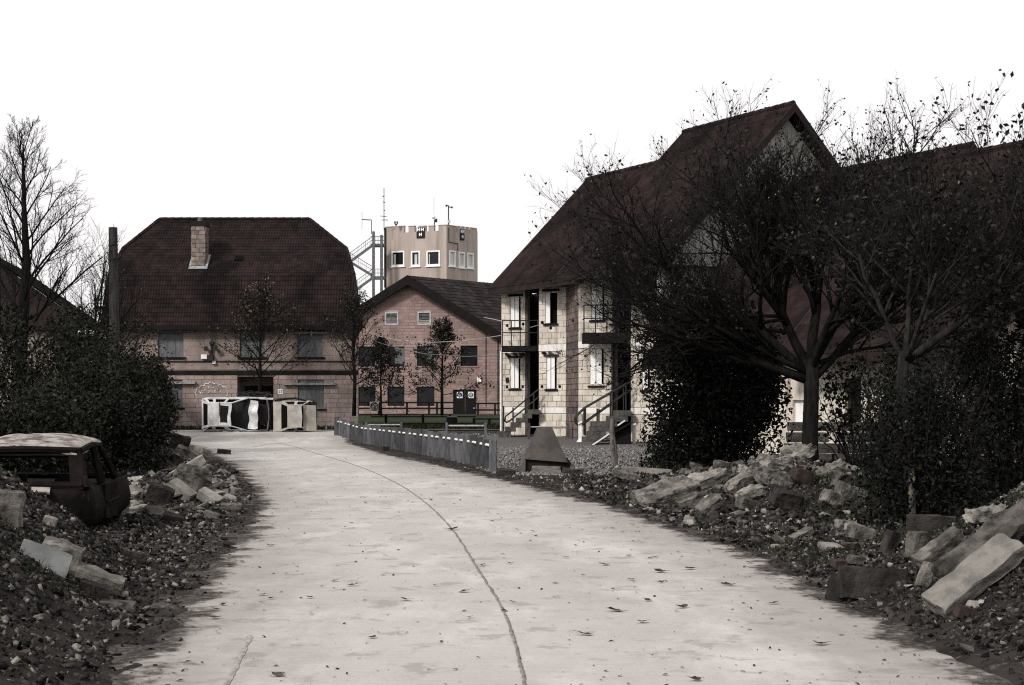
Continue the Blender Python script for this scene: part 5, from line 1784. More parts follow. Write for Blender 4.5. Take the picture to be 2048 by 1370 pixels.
# ------------------------------------------------------------------ trees and shrubs
class Tree:
    def __init__(self, seed, maxlev, twig_sides=3):
        self.r = random.Random(seed)
        self.trunk, self.wood, self.leaf = MB(), MB(), []
        self.maxlev = maxlev

    def rv(self, s=1.0):
        r = self.r
        return Vector((r.gauss(0, s), r.gauss(0, s), r.gauss(0, s)))

    def grow(self, p, d, L, r0, lev, prm):
        rr = self.r
        nseg = 5 if lev <= 1 else 4 if lev == 2 else 3
        pts, rad = [p.copy()], [r0]
        d = d.normalized()
        tip = prm['tip'] if lev < self.maxlev else .35
        kids = []
        for i in range(nseg):
            d = (d + self.rv(prm['wig']) + Vector((0, 0, prm['up'][min(lev, len(prm['up']) - 1)]))).normalized()
            p = p + d * (L / nseg)
            pts.append(p.copy()); rad.append(lerp(r0, r0 * tip, (i + 1) / nseg))
            kids.append((p.copy(), d.copy(), rad[-1], (i + 1) / nseg))
        (self.trunk if lev <= prm.get('trunklev', 1) else self.wood).tube(pts, rad, 9 if lev == 0 else 6 if lev == 1 else 4 if lev == 2 else 3, cap=lev < 2)
        if lev >= self.maxlev - prm.get('leaflev', 1):
            for q, dd, _, t in kids:
                if t > .3: self.leaf.append(q)
        if lev >= self.maxlev:
            return
        n = prm['n'][min(lev, len(prm['n']) - 1)]
        for k in range(n):
            t = lerp(prm['start'][min(lev, len(prm['start']) - 1)], 1.0, (k + rr.random()) / n)
            i = min(nseg - 1, int(t * nseg)); q, dd, rq, _ = kids[i]
            fr = t * nseg - i
            q = pts[i].lerp(pts[i + 1], min(1, fr))
            az = dd.orthogonal().normalized()
            az.rotate(Matrix.Rotation(rr.uniform(0, 2 * math.pi), 3, dd))
            ang = R(rr.uniform(*prm['ang'][min(lev, len(prm['ang']) - 1)]))
            nd = dd * math.cos(ang) + az * math.sin(ang)
            bias = prm.get('bias')
            if bias is not None: nd = (nd + bias * (.35 if lev < 2 else .12)).normalized()
            l2 = L * prm['len'][min(lev, len(prm['len']) - 1)] * rr.uniform(.7, 1.15) * (1.15 - .45 * t if lev > 0 else 1 - prm.get('taper', .0) * t)
            self.grow(q, nd, l2, max(prm.get('rmin', .0035), min(rq * .75, r0 * prm['rad'] * rr.uniform(.7, 1))), lev + 1, prm)


def plant(t, name, label, cat, loc, leafset, seed, bark="bark", group=None, spread=.12):
    """leafset: list of (material, count, size)"""
    root = thing(name, label, cat, loc, group)
    if t.trunk.f:
        t.trunk.build("trunk", bark, root, smooth=True)
    if t.wood.f:
        stuff(t.wood.build("branchwork", "twig", root))
    rr = random.Random(seed)
    for mt, cnt, sz in leafset:
        if not t.leaf or cnt == 0: continue
        pts = []
        for _ in range(cnt):
            q = rr.choice(t.leaf); pts.append((q.x + rr.gauss(0, spread), q.y + rr.gauss(0, spread), q.z + rr.gauss(0, spread)))
        stuff(scatter_mesh("foliage", mt, pts, [sz * rr.uniform(.6, 1.3) for _ in pts], seed + cnt, 1.0, root, 'leaf'))
    return root


# big spreading tree right of the road
base = Vector(((1620 - CX) / F * 34, 34, gz(6.7, 34) - .1))
T = Tree(12, 4)
T.trunk.tube([base, base + Vector((0, 0, .9)), base + Vector((.03, 0, 1.9)), base + Vector((.02, 0, 2.7))], [.22, .18, .17, .18], 12)
top = base + Vector((.02, 0, 2.55))
prm = dict(wig=.13, up=(.04, .07, .14, .17, .15), n=(9, 8, 7, 5), start=(.24, .2, .15, .1), ang=((25, 62), (22, 58), (20, 50), (20, 52)), len=(.80, .62, .52, .5), rad=.62, tip=.42, leaflev=1, trunklev=1)
for k, (az, el, L, r) in enumerate(((180, 24, 3.5, .115), (186, 40, 3.5, .11), (170, 58, 3.1, .12), (70, 78, 3.0, .13), (345, 64, 3.0, .12), (8, 38, 2.7, .10), (258, 56, 2.5, .09), (192, 10, 3.1, .075), (110, 45, 2.6, .09), (355, 15, 2.0, .06))):
    a, e = R(az), R(el)
    T.grow(top + Vector((0, 0, -.35 + .09 * (k % 5))), Vector((math.cos(a) * math.cos(e), math.sin(a) * math.cos(e), math.sin(e))), L * (1.24 if el > 35 else 1.12), r, 0, prm)
plant(T, "tree", "large spreading dark tree with thinning leaves on the rubble right of the road", "tree", base, [("leaf_brown", 6800, .085), ("leaf_dark", 4800, .085), ("leaf_yellow", 420, .07)], 3, spread=.07)

# leaning tree at the right edge, upright shoots with large leaves
base = Vector(((1822 - CX) / F * 20.5, 20.5, gz(5.45, 20.5) - .05))
T = Tree(23, 4)
T.trunk.tube([base, base + Vector((-.02, 0, 1.0)), base + Vector((-.10, .1, 1.9)), base + Vector((-.06, .1, 2.35))], [.10, .085, .08, .08], 10)
top = base + Vector((-.06, .1, 2.2))
prm = dict(wig=.11, up=(.04, .08, .14, .16, .14), n=(6, 6, 5, 4), start=(.25, .15, .15, .1), ang=((22, 55), (18, 50), (18, 42), (20, 50)), len=(.85, .68, .55, .5), rad=.58, tip=.4, leaflev=1, trunklev=1)
for (az, el, L, r) in ((5, 40, 1.9, .065), (345, 62, 1.8, .06), (175, 55, 1.5, .045), (300, 50, 1.4, .045), (60, 70, 1.7, .05), (15, 18, 1.6, .04)):
    a, e = R(az), R(el)
    T.grow(top, Vector((math.cos(a) * math.cos(e), math.sin(a) * math.cos(e), math.sin(e))), L * 1.08, r, 0, prm)
plant(T, "tree", "slender tree with pale trunk and upright twigs near the right edge", "tree", base, [("leaf_brown", 1500, .08), ("leaf_dark", 1000, .08), ("leaf_yellow", 80, .07)], 5, "bark_pale", spread=.06)
base = Vector((7.9, 21.5, gz(7.9, 21.5) - .05))
T = Tree(31, 4)
T.trunk.tube([base, base + Vector((.02, 0, 1.2)), base + Vector((.0, .1, 2.3))], [.12, .10, .09], 10)
top = base + Vector((0, .1, 2.2))
for (az, el, L, r) in ((185, 48, 1.9, .06), (168, 68, 1.9, .06), (200, 25, 1.7, .05), (60, 72, 1.8, .06), (260, 55, 1.5, .05)):
    a, e = R(az), R(el)
    T.grow(top, Vector((math.cos(a) * math.cos(e), math.sin(a) * math.cos(e), math.sin(e))), L * 1.08, r, 0, prm)
plant(T, "tree", "twiggy tree at the far right edge of the picture", "tree", base, [("leaf_brown", 1500, .085), ("leaf_dark", 1000, .085)], 6, spread=.06)
# low stake beside the leaning tree
m = MB(); m.tube([P(1826, 1058, 19.4), P(1824, 1000, 19.4), P(1823, 930, 19.4)], [.045, .045, .04], 7)
tag(m.build("tree_stake", "timber_stake"), "thin wooden tree stake under the dark shrubs at the right", "stake")

# bare tall tree on the left
base = Vector(((33 - CX) / F * 46, 46, -.1))
T = Tree(41, 4)
hT = 9.7
tr = [base + Vector((dx, 0, z)) for dx, z in ((0, 0), (.05, 1.5), (.12, 3.2), (.22, 4.6), (.30, 6.2), (.22, 8), (.2, hT))]
T.trunk.tube(tr, [.26, .21, .19, .17, .12, .07, .02], 10)
prm = dict(wig=.085, up=(.02, .05, .07, .07), n=(5, 8, 6, 4), start=(.2, .15, .15, .1), ang=((30, 55), (22, 48), (22, 50), (25, 55)), len=(.7, .50, .5, .5), rad=.5, tip=.35, leaflev=0, trunklev=1, rmin=.0055)
rr = random.Random(9)
for k in range(30):
    z = lerp(2.2, 9.4, k / 29); f = z / hT
    for (za, zb), (pa, pb) in zip(zip([0, 1.5, 3.2, 4.6, 6.2, 8], [1.5, 3.2, 4.6, 6.2, 8, hT]), zip(tr, tr[1:])):
        if za <= z <= zb: q = pa.lerp(pb, (z - za) / (zb - za))
    az = k * 2.4 + rr.uniform(-.4, .4); e = R(lerp(22, 72, f ** .9) + rr.uniform(-10, 10))
    L = lerp(3.9, .9, max(0, (f - .25) / .75)) if f > .25 else 2.8
    T.grow(q, Vector((math.cos(az) * math.cos(e), math.sin(az) * math.cos(e) * .8, math.sin(e))), L, lerp(.07, .02, f), 1, prm)
plant(T, "tree", "tall bare tree with dark twigs at the left edge", "tree", base, [("leaf_yellow", 0, .06)], 7)
# second bare tree beyond the pole
base = Vector(((190 - CX) / F * 60, 60, -.1))
T = Tree(47, 4)
T.trunk.tube([base, base + Vector((.1, 0, 2.2)), base + Vector((.15, 0, 4))], [.2, .16, .12], 8)
rr = random.Random(19)
for k in range(22):
    z = lerp(1.6, 4.0, k / 21); az = k * 2.4; e = R(lerp(25, 80, k / 21) + rr.uniform(-8, 8))
    T.grow(base + Vector((.1, 0, z)), Vector((math.cos(az) * math.cos(e), math.sin(az) * math.cos(e), math.sin(e))), lerp(2.6, 3.8, k / 21), .05, 1, prm)
plant(T, "tree", "fine twigged bare tree between the left pole and the brown roof", "tree", base, [("leaf_yellow", 420, .085)], 8)
# young trees in front of the far houses
def young(seed, px, py, d, h, clear, spread_, leaves, label, bark="bark", el=(25, 75), nb=22, gap=.1, up=.06):
    z0 = EYE + (HZ - py) / F * d
    base = Vector(((px - CX) / F * d, d, z0))
    T = Tree(seed, 3); rr = random.Random(seed)
    T.trunk.tube([base, base + Vector((rr.uniform(-.05, .05), 0, h * .35)), base + Vector((rr.uniform(-.1, .1), 0, h * .7)), base + Vector((0, 0, h))], [.10 * h / 5, .08 * h / 5, .045 * h / 5, .01], 8)
    prm = dict(wig=.08, up=(.02, up, up, .04), n=(5, 7, 6), start=(.2, .15, .15), ang=((25, 50), (22, 50), (25, 55)), len=(.6, .5, .5), rad=.55, tip=.4, leaflev=1, trunklev=0)
    for k in range(nb):
        f = lerp(clear, .95, k / (nb - 1)); az = k * 2.4 + rr.uniform(-.4, .4); e = R(lerp(el[0], el[1], k / (nb - 1)))
        L = spread_ * (1 - .65 * ((f - clear) / (1 - clear)))
        T.grow(base + Vector((0, 0, f * h)), Vector((math.cos(az) * math.cos(e), math.sin(az) * math.cos(e), math.sin(e))), L, .03 * h / 5, 1, prm)
    return plant(T, "tree", label, "tree", base, leaves, seed, bark, spread=gap)


young(61, 520, 835, 71.5, 5.4, .28, 3.1, [("leaf_yellow", 640, .11), ("leaf_brown", 1000, .11), ("leaf_dark", 700, .11)], "young tree with yellowing leaves behind the overturned cars")
young(62, 708, 832, 72.0, 5.2, .28, 2.8, [("leaf_brown", 900, .10), ("leaf_dark", 1200, .10), ("leaf_yellow", 90, .1)], "sparse young tree at the right corner of the tiled house")
young(63, 762, 832, 100, 4.3, .2, 2.5, [("leaf_conifer", 2600, .16), ("leaf_dark", 900, .16)], "dense dark small tree beside the round fence sign", el=(10, 80))
young(64, 884, 831, 103, 5.8, .24, 2.7, [("leaf_dark", 1900, .17), ("leaf_hedge", 1300, .17)], "leafy young tree in front of the brick wall left of the black door", el=(15, 80))
young(65, 706, 660, 150, 3.2, .0, 1.6, [("leaf_dark", 300, .16)], "small treetop showing behind the tiled house below the fire stairs")


def bush(name, label, px, d, rx, ry, h, leaves, seed, zb=None, shape=1.0, stems=26, cat="bush", low=0.0):
    x0 = (px - CX) / F * d
    z0 = gz(x0, d) - .05 if zb is None else zb
    base = Vector((x0, d, z0)); rr = random.Random(seed)
    root = thing(name, label, cat, base)
    m = MB(); tips = []
    for k in range(stems):
        az = rr.uniform(0, 6.28); q = rr.random() ** .5
        tip = base + Vector((rx * q * math.cos(az), ry * q * math.sin(az), h * rr.uniform(.5, 1.05) * (1 - .45 * q * q)))
        mid = base.lerp(tip, .5) + Vector((rr.gauss(0, .1), rr.gauss(0, .1), .1))
        m.tube([base + Vector((rr.gauss(0, .12), rr.gauss(0, .12), 0)), mid, tip], [.03, .018, .005], 4)
        for j in range(5):
            s = mid.lerp(tip, rr.random()); m.tube([s, s + Vector((rr.gauss(0, .25), rr.gauss(0, .25), abs(rr.gauss(0, .25))))], [.008, .003], 3)
    for k in range(int(stems * 2.2)):
        az = rr.uniform(0, 6.28); q = rr.uniform(.2, .95)
        p0 = base + Vector((rx * q * math.cos(az) * .8, ry * q * math.sin(az) * .8, h * rr.uniform(.35, .85)))
        p1 = p0 + Vector((math.cos(az) * rr.uniform(.05, .4), math.sin(az) * rr.uniform(.05, .4), rr.uniform(.25, .75)))
        m.tube([p0, p0.lerp(p1, .5) + Vector((rr.gauss(0, .04), rr.gauss(0, .04), .03)), p1], [.010, .007, .003], 3)
        for _ in range(3): tips.append(p0.lerp(p1, rr.uniform(.4, 1)))
    stuff(m.build("stem", "twig", root))
    lob = [(rr.uniform(-.7, .7), rr.uniform(-.7, .7), rr.uniform(.04 if low < 0 else .3, .85), rr.uniform(.28, .5)) for _ in range(26)]
    for mt, cnt, sz in leaves:
        pts = []
        while len(pts) < cnt:
            if rr.random() < .05:
                t_ = rr.choice(tips); pts.append((t_.x + rr.gauss(0, .06), t_.y + rr.gauss(0, .06), t_.z + rr.gauss(0, .06))); continue
            a, b, c_, s = rr.choice(lob)
            v = Vector((rr.gauss(0, 1), rr.gauss(0, 1), rr.gauss(0, 1))).normalized() * (rr.random() ** .45)
            u = Vector((a, b, c_)) + v * s
            if u.z < low or u.x * u.x + u.y * u.y > 1.1 or u.z > 1.08: continue
            w_ = 1 - shape * .35 * max(0, u.z) ** 2
            pts.append((base.x + u.x * rx * w_, base.y + u.y * ry * w_, base.z + u.z * h))
        stuff(scatter_mesh("foliage", mt, pts, [sz * rr.uniform(.4, 1.5) for _ in pts], seed + cnt, 1.0, root, 'leaf'))
    return root


HED = [("leaf_hedge", 7000, .085), ("leaf_dark", 6000, .085), ("leaf_yellow", 110, .075)]
bush("hedge_bush", "dark leafy bush behind the burnt car at the left edge", 20, 30, 2.2, 1.4, 1.95, HED, 71, low=-.02)
bush("hedge_bush", "dark hedge bush between the burnt car and the wooden pole", 130, 33, 1.7, 1.4, 2.0, HED, 72, low=-.02)
bush("hedge_bush", "tall hedge bush with pale leaves around the foot of the wooden pole", 215, 37, 1.6, 1.5, 2.45, HED, 73, low=-.02)
bush("hedge_bush", "hedge bush at the road bend left of the overturned cars", 287, 40, 1.05, 1.6, 2.6, HED, 74, low=-.02)
bush("hedge_bush", "twiggy dark bush behind the hedge, below the brown roof", 90, 41, 2.6, 1.5, 4.1, [("leaf_dark", 8200, .09), ("leaf_hedge", 5600, .09), ("leaf_yellow", 120, .085)], 75)
bush("hedge_bush", "tall loose bush hiding the wall under the brown roof", 140, 45, 2.6, 1.2, 4.3, [("leaf_dark", 5200, .09), ("leaf_hedge", 3600, .09), ("leaf_yellow", 90, .085)], 78, low=-.02)
bush("hedge_bush", "low dark bush over the rubble at the left road bend", 255, 33, 1.1, 1.0, 1.6, [("leaf_dark", 5200, .075), ("leaf_conifer", 2600, .075)], 76, low=-.02)
bush("hedge_bush", "dark bush reaching up beside the tiled house's left corner", 255, 50, 1.9, 1.6, 4.2, [("leaf_dark", 3400, .09), ("leaf_hedge", 2000, .09), ("leaf_yellow", 140, .085)], 77)
# dark conifer
bush("conifer", "dense black-green conifer left of the big tree trunk", 1425, 37, 2.0, 1.6, 3.9, [("leaf_conifer", 36000, .10), ("leaf_dark", 3500, .08)], 81, shape=.7, stems=40, low=-.02, cat="conifer")
bush("shrub", "dark shrub left of the leaning pale-trunked tree", 1800, 23.5, .8, .9, 2.2, [("leaf_conifer", 3600, .065), ("leaf_dark", 1500, .065)], 82, low=-.02)
bush("shrub", "dense dark shrub around the base of the pale-trunked tree", 1850, 19.6, 1.0, .8, 1.9, [("leaf_conifer", 6500, .06), ("leaf_dark", 2600, .06), ("leaf_yellow", 60, .05)], 83, low=-.02)
bush("shrub", "tall dark shrub filling the right edge", 2005, 21.8, 1.05, 1.0, 3.0, [("leaf_conifer", 5500, .065), ("leaf_dark", 3500, .065), ("leaf_brown", 900, .065)], 84, low=-.02)
bush("shrub", "broad dark shrub behind the tall shrub at the right", 1935, 25, 1.3, 1.0, 2.9, [("leaf_conifer", 3600, .07), ("leaf_dark", 2600, .07), ("leaf_brown", 900, .075)], 85, low=-.02)
bush("shrub", "drooping large-leaved shrub in front of the stacked block wall", 1700, 36, 1.1, .7, 2.9, [("leaf_dark", 650, .12), ("leaf_hedge", 350, .12)], 86, stems=14, low=.25)

# ------------------------------------------------------------------ rubble: large pieces one by one (pixel centre, depth, size, turn, material, label)
BIG = [
    # right, foreground
    ((1950, 1150), 11.6, (.84, .27, .12), (.38, -.60, .25), "slab_smooth", "long pale flat slab leaning on the right-hand bank", .026),
    ((1975, 1085), 12.6, (1.0, .28, .10), (.40, -.55, .25), "rubble_grey", "grey slab lying just behind the long pale slab", .05),
    ((1745, 1168), 12.55, (.56, .14, .27), (-.1, .05, .06), "rubble_dark", "dark rectangular kerb stone at the foot of the right-hand bank", .02),
    ((1688, 1180), 12.6, (.10, .30, .24), (.1, .25, .5), "rubble_dark", "thin dark stone leaning on the dark kerb stone", .02),
    ((1862, 1053), 14.6, (.46, .26, .20), (.0, .05, -.2), "rubble_dark", "dark squared block on top of the right-hand bank", .03),
    ((1880, 1098), 13.6, (.50, .16, .13), (.2, -.62, .2), "rubble_grey", "grey slanting bar of concrete below the dark squared block", .03),
    ((1975, 1030), 14.3, (.36, .22, .14), (.1, -.1, .1), "rubble_pale", "knobbly pale stone on the crest of the right-hand bank", .09),
    ((1836, 1090), 13.9, (.18, .14, .24), (0, .1, .4), "rubble_grey", "upright grey stone beside the pale tree trunk's foot", .04),
    ((1853, 1150), 12.9, (.10, .12, .22), (.0, .35, .2), "rubble_pale", "narrow pale stone standing between kerb stone and pale slab", .03),
    ((1930, 1225), 11.2, (.14, .10, .09), (.1, .3, .2), "brick_red", "dark red brick below the long pale slab", .02),
    ((1825, 1240), 11.35, (.09, .08, .075), (.1, .3, .2), "rubble_dark", "black rounded stone at the foot of the right-hand bank", .03),
    # right, small group behind
    ((1722, 1068), 17.6, (.26, .2, .17), (.1, .2, .3), "rubble_grey", "grey cracked boulder in the small rubble group right of the road", .05),
    ((1662, 1095), 17.0, (.24, .2, .07), (.25, .1, .3), "stone_pale", "very pale flat stone in the small rubble group right of the road", .03),
    ((1780, 1085), 16.8, (.12, .16, .26), (.1, .35, .3), "rubble_dark", "dark tilted stone in the small rubble group right of the road", .03),
    ((1602, 1070), 18.8, (.30, .14, .09), (.1, -.35, .4), "rubble_pale", "pale wedge stone left of the small rubble group", .04),
    ((1690, 1050), 18.8, (.24, .16, .12), (.1, .1, .1), "rubble_pale", "pale stone behind the grey cracked boulder", .04),
    ((1722, 1120), 16.0, (.24, .15, .08), (.1, .1, .1), "rubble_grey", "grey stone in front of the small rubble group", .04),
    ((1680, 1128), 15.7, (.18, .13, .08), (.1, .1, .3), "brick_red", "red brick lump at the road side of the small rubble group", .03),
    # right, the pile under the big tree
    ((1330, 988), 25.2, (1.05, .55, .24), (.25, -.30, .35), "rubble_pale", "long pale concrete slab at the left end of the right rubble pile", .06),
    ((1400, 965), 26.4, (.95, .40, .22), (.2, -.32, .25), "rubble_pale", "pale broken slab propped behind the long slab of the right pile", .05),
    ((1440, 948), 27.0, (.26, .22, .42), (.1, .25, .2), "rubble_grey", "upright dark-topped chunk beside the conifer", .05),
    ((1478, 972), 26.2, (.50, .30, .26), (.3, -.55, .3), "rubble_pale", "pale rounded boulder in the middle of the right pile", .06),
    ((1500, 988), 25.5, (.50, .22, .16), (.2, -.35, .2), "rubble_pale", "pale slab lying below the rounded boulder of the right pile", .05),
    ((1418, 1015), 24.6, (.44, .26, .20), (.2, -.5, .3), "rubble_grey", "rough grey lump at the front of the right pile", .07),
    ((1495, 1010), 24.8, (.34, .26, .20), (.1, .3, .3), "rubble_grey", "grey round stone at the front of the right pile", .05),
    ((1570, 998), 25.4, (.50, .40, .28), (.2, .3, .2), "rubble_dark", "dark broken boulder at the front of the right pile", .06),
    ((1665, 998), 25.2, (.34, .28, .22), (.1, .5, .3), "rubble_pale", "pale pointed stone at the right front of the pile", .03),
    ((1700, 985), 26.3, (.46, .36, .26), (.1, .3, .3), "rubble_grey", "large grey stone at the right end of the pile", .05),
    ((1590, 905), 31.5, (.58, .4, .20), (.3, -.3, .3), "rubble_pale", "pale topmost boulder of the right pile left of the tree trunk", .10),
    ((1560, 930), 29.6, (.62, .42, .24), (.2, -.3, .2), "rubble_pale", "broad pale boulder below the topmost one on the right pile", .10),
    ((1645, 918), 31.0, (.34, .3, .24), (.1, .1, .2), "rubble_pale", "squared pale stone right against the tree trunk", .04),
    ((1668, 915), 31.6, (.50, .24, .18), (.2, -.65, .2), "rubble_pale", "pale bar of stone tilted up right of the tree trunk", .05),
    ((1660, 945), 29.0, (.5, .4, .24), (.2, -.2, .3), "rubble_pale", "large pale crumbling boulder right of the pile's centre", .10),
    ((1605, 955), 28.3, (.44, .34, .28), (.1, .4, .3), "brick_red", "dark red lump in the hollow of the right pile", .05),
    ((1690, 965), 27.6, (.36, .3, .3), (.1, .4, .3), "rubble_grey", "grey crumbling boulder above the pointed stone of the pile", .08),
    ((1545, 955), 28.0, (.60, .4, .30), (.1, .4, .3), "rubble_grey", "grey boulder in the upper middle of the right pile", .08),
    ((1380, 1003), 25.0, (.42, .26, .16), (.1, -.4, .3), "rubble_grey", "grey block beside the long slab at the pile's left", .04),
    # obstacle surroundings
    ((1092, 941), 34.6, (.66, .26, .20), (.02, .03, .05), "concrete_pale", "pale squared stone lying in front of the tapered concrete block", .03),
    ((1145, 944), 34.8, (.42, .24, .14), (.1, .1, .2), "rubble_dark", "dark low stone right of the tapered concrete block", .04),
    ((1012, 945), 34.4, (.40, .28, .15), (.1, .1, .2), "rubble_dark", "dark rounded log-like stone at the near end of the barrier", .03),
    ((1253, 952), 33.2, (.60, .34, .16), (.15, .25, .2), "rubble_grey", "flat grey slab left of the conifer", .04),
    ((1295, 943), 34.6, (1.1, .2, .16), (0, .05, -.05), "concrete_pale", "long pale kerb length lying by the conifer", .02),
    ((1345, 934), 35.6, (.34, .2, .26), (0, .05, -.05), "concrete_pale", "upright pale block at the left of the conifer's foot", .03),
    ((1357, 962), 30.5, (.36, .18, .18), (.2, -.2, .3), "rubble_grey", "tilted grey stone between conifer and long slab", .04),
    ((772, 898), 53.5, (.24, .2, .18), (0, .05, .1), "rubble_dark", "small dark block in front of the sleeper barrier", .02),
    # left, foreground bank
    ((10, 1018), 13.3, (.30, .16, .34), (.1, .1, .2), "rubble_grey", "rough concrete chunk on the left bank at the picture edge", .05),
    ((88, 1120), 12.3, (.42, .26, .06), (.75, .38, .3), "slab_bluegrey", "blue-grey flat slab leaning on the left bank", .015),
    ((122, 1105), 13.0, (.34, .2, .15), (.1, .35, .1), "rubble_pale", "pale rough stone behind the blue-grey slab", .05),
    ((185, 1155), 12.6, (.52, .17, .11), (.25, .30, .15), "rubble_pale", "long pale concrete piece at the foot of the left bank", .03),
    ((190, 1180), 12.0, (.24, .16, .12), (.1, .3, .3), "rubble_dark", "dark stone under the long pale piece on the left", .04),
    ((235, 1212), 11.9, (.28, .16, .08), (.05, .08, .1), "rubble_grey", "flat grey stone lying nearest the road on the left", .02),
    ((100, 1043), 13.9, (.12, .1, .09), (.1, .3, .2), "stone_pale", "pale lump on the upper left bank below the burnt car", .03),
    ((92, 1020), 14.4, (.10, .08, .06), (.1, .3, .2), "brick_red", "red brick piece on the crest of the left bank", .02),
    ((268, 1112), 16.0, (.24, .14, .10), (.05, .2, .3), "rubble_dark", "black stone on the mud beside the burnt car", .03),
    # left, middle pile
    ((372, 938), 27.2, (.75, .18, .16), (.1, -.52, .2), "concrete_pale", "pale square beam tilted up on the left rubble pile", .02),
    ((385, 960), 26.4, (.62, .4, .42), (.2, .2, .2), "rubble_grey", "big crumbling grey boulder in the left rubble pile", .08),
    ((365, 983), 25.4, (.50, .20, .20), (.3, .55, -.4), "concrete_pale", "pale squared block end facing the road in the left pile", .02),
    ((420, 996), 24.9, (.40, .20, .17), (.3, .5, -.3), "concrete_pale", "second pale squared block low at the right of the left pile", .02),
    ((462, 1015), 24.2, (.32, .2, .14), (.1, .1, .2), "rubble_grey", "grey stone nearest the road in the left pile", .04),
    ((335, 925), 29.0, (.55, .36, .30), (.1, .1, .2), "rubble_grey", "rounded brown-grey boulder left of the tilted beam", .08),
    ((285, 922), 29.2, (.42, .3, .24), (.1, .0, .2), "rubble_grey", "grey squared stone under the left hedge", .04),
    ((317, 920), 29.0, (.16, .12, .10), (.1, .3, .2), "stone_pale", "small bright white stone in the left pile", .04),
    ((322, 905), 31.0, (.30, .3, .26), (.1, .3, .2), "rubble_dark", "dark round stone under the hedge on the left", .04),
    ((320, 990), 25.6, (.42, .34, .3), (.1, .3, .2), "rubble_dark", "dark boulder low in the left pile", .06),
    ((278, 1020), 23.4, (.28, .2, .12), (.1, -.2, .2), "rubble_pale", "pale stone just right of the burnt car", .04),
    ((348, 1038), 21.8, (.28, .18, .12), (.1, .2, .2), "brick_red", "broken brown stone on the mud in front of the left pile", .04),
    ((425, 1030), 22.6, (.24, .16, .1), (.1, .2, .2), "rubble_grey", "small grey stone at the road edge of the left pile", .04),
    ((375, 905), 33.5, (.5, .2, .16), (.2, .45, .2), "rubble_grey", "leaning grey slab at the far end of the left pile", .04),
    ((405, 900), 36.0, (.4, .24, .14), (.1, .3, .2), "rubble_pale", "pale slab end beside the far road edge on the left", .04),
    ((360, 885), 39.0, (.5, .4, .4), (.1, .3, .2), "rubble_dark", "dark boulder at the hedge's road end", .06),
    ((448, 903), 38.0, (.34, .2, .1), (.1, .1, .2), "rubble_dark", "flat dark stone reaching onto the far road edge", .03),
    ((443, 942), 31.0, (.30, .16, .13), (0, .0, .1), "rubble_dark", "dark brick-shaped block on the left verge", .02),
    ((472, 985), 26.0, (.2, .16, .14), (0, .2, .1), "rubble_grey", "lone rounded stone on the left road edge", .04),
]
for i, ((px, py), d, size, rot, mt, lb, rgh) in enumerate(BIG):
    me = slab_mesh("rubble_piece", mt, size, 500 + i, rgh * .42 * min(1.0, max(size) * 1.6), 4 if max(size) < .25 else 7, fine=1.0, low=.45 if mt.startswith('slab') or mt == 'concrete_pale' else 1.7)
    ext = (Euler(rot).to_matrix() @ Vector((0, 0, 1))); hh = abs(Euler(rot).to_matrix()[2][0]) * size[0] * .5 + abs(ext.z) * size[2] * .5
    q = P(px, py, d)
    dd = d * .72
    while dd < d * 1.35:
        q2 = P(px, py, dd)
        if q2.z - ground_h(q2.x, q2.y) < hh * .55: q = q2; break
        dd += .04
    fsc = q.y / d
    o = inst("rubble_piece", me, None, q, Euler(rot), (fsc, fsc, fsc))
    tag(o, lb, "rubble")

# medium stones: individuals of a kind on each bank
MED = [rock_mesh("stone_mesh_%d" % i, mt, 700 + i, (1, .75, .55), 14, True) for i, mt in enumerate(("rubble_grey", "rubble_pale", "rubble_dark", "rubble_grey", "rubble_pale", "stone_pale"))]
ZONES = [
    ("small broken stone on the gravel bank at lower left", "stones on the lower left bank", (0, 300, 1040, 1350), (9.2, 14.8), 36, (.05, .11), 'L'),
    ("small broken stone on the gravel bank at lower right", "stones on the lower right bank", (1640, 2048, 1040, 1360), (9.4, 15), 40, (.05, .12), 'R'),
    ("broken stone in the rubble pile under the big tree", "stones in the right rubble pile", (1290, 1740, 910, 1030), (24.4, 32), 85, (.14, .42), 'R'),
    ("broken stone in the rubble pile by the left hedge", "stones in the left rubble pile", (250, 470, 880, 1040), (21.5, 36), 85, (.12, .36), 'L'),
    ("small stone scattered on the mud right of the road", "stones on the right verge", (1250, 1800, 1020, 1160), (15, 26), 56, (.09, .28), 'R'),
]
for lb, grp, (x0, x1, y0, y1), (d0, d1), n, (s0, s1), side in ZONES:
    rr = random.Random(len(lb))
    k = 0; tries = 0
    while k < n and tries < 20000:
        tries += 1
        d = rr.uniform(d0, d1); x = (rr.uniform(x0, x1) - CX) / F * d
        e = (tab(ROAD_L, d) - x) if side == 'L' else (x - tab(ROAD_R, d))
        if e < .05: continue
        s = lerp(s0, s1, rr.random() ** 2)
        z = ground_h(x, d)
        py = HZ + (EYE - z) / d * F
        if not (y0 < py < y1): continue
        fl = rr.uniform(.45, 1.0)
        o = inst("rubble_stone", rr.choice(MED), None, (x, d, z + s * .10), Euler((rr.uniform(-.5, .5), rr.uniform(-.5, .5), rr.uniform(0, 6.28))), (s * 1.1, s, s * fl))
        tone = {0: "grey", 1: "pale", 2: "dark", 3: "grey", 4: "pale", 5: "very pale"}[MED.index(o.data)]
        where = lb.split(" stone ", 1)[1]
        tag(o, ("larger " if s > lerp(s0, s1, .45) else "small ") + tone + " broken stone " + where, "stone", grp + ", " + tone)
        k += 1

# gravel and chippings: uncountable
rr = random.Random(77)


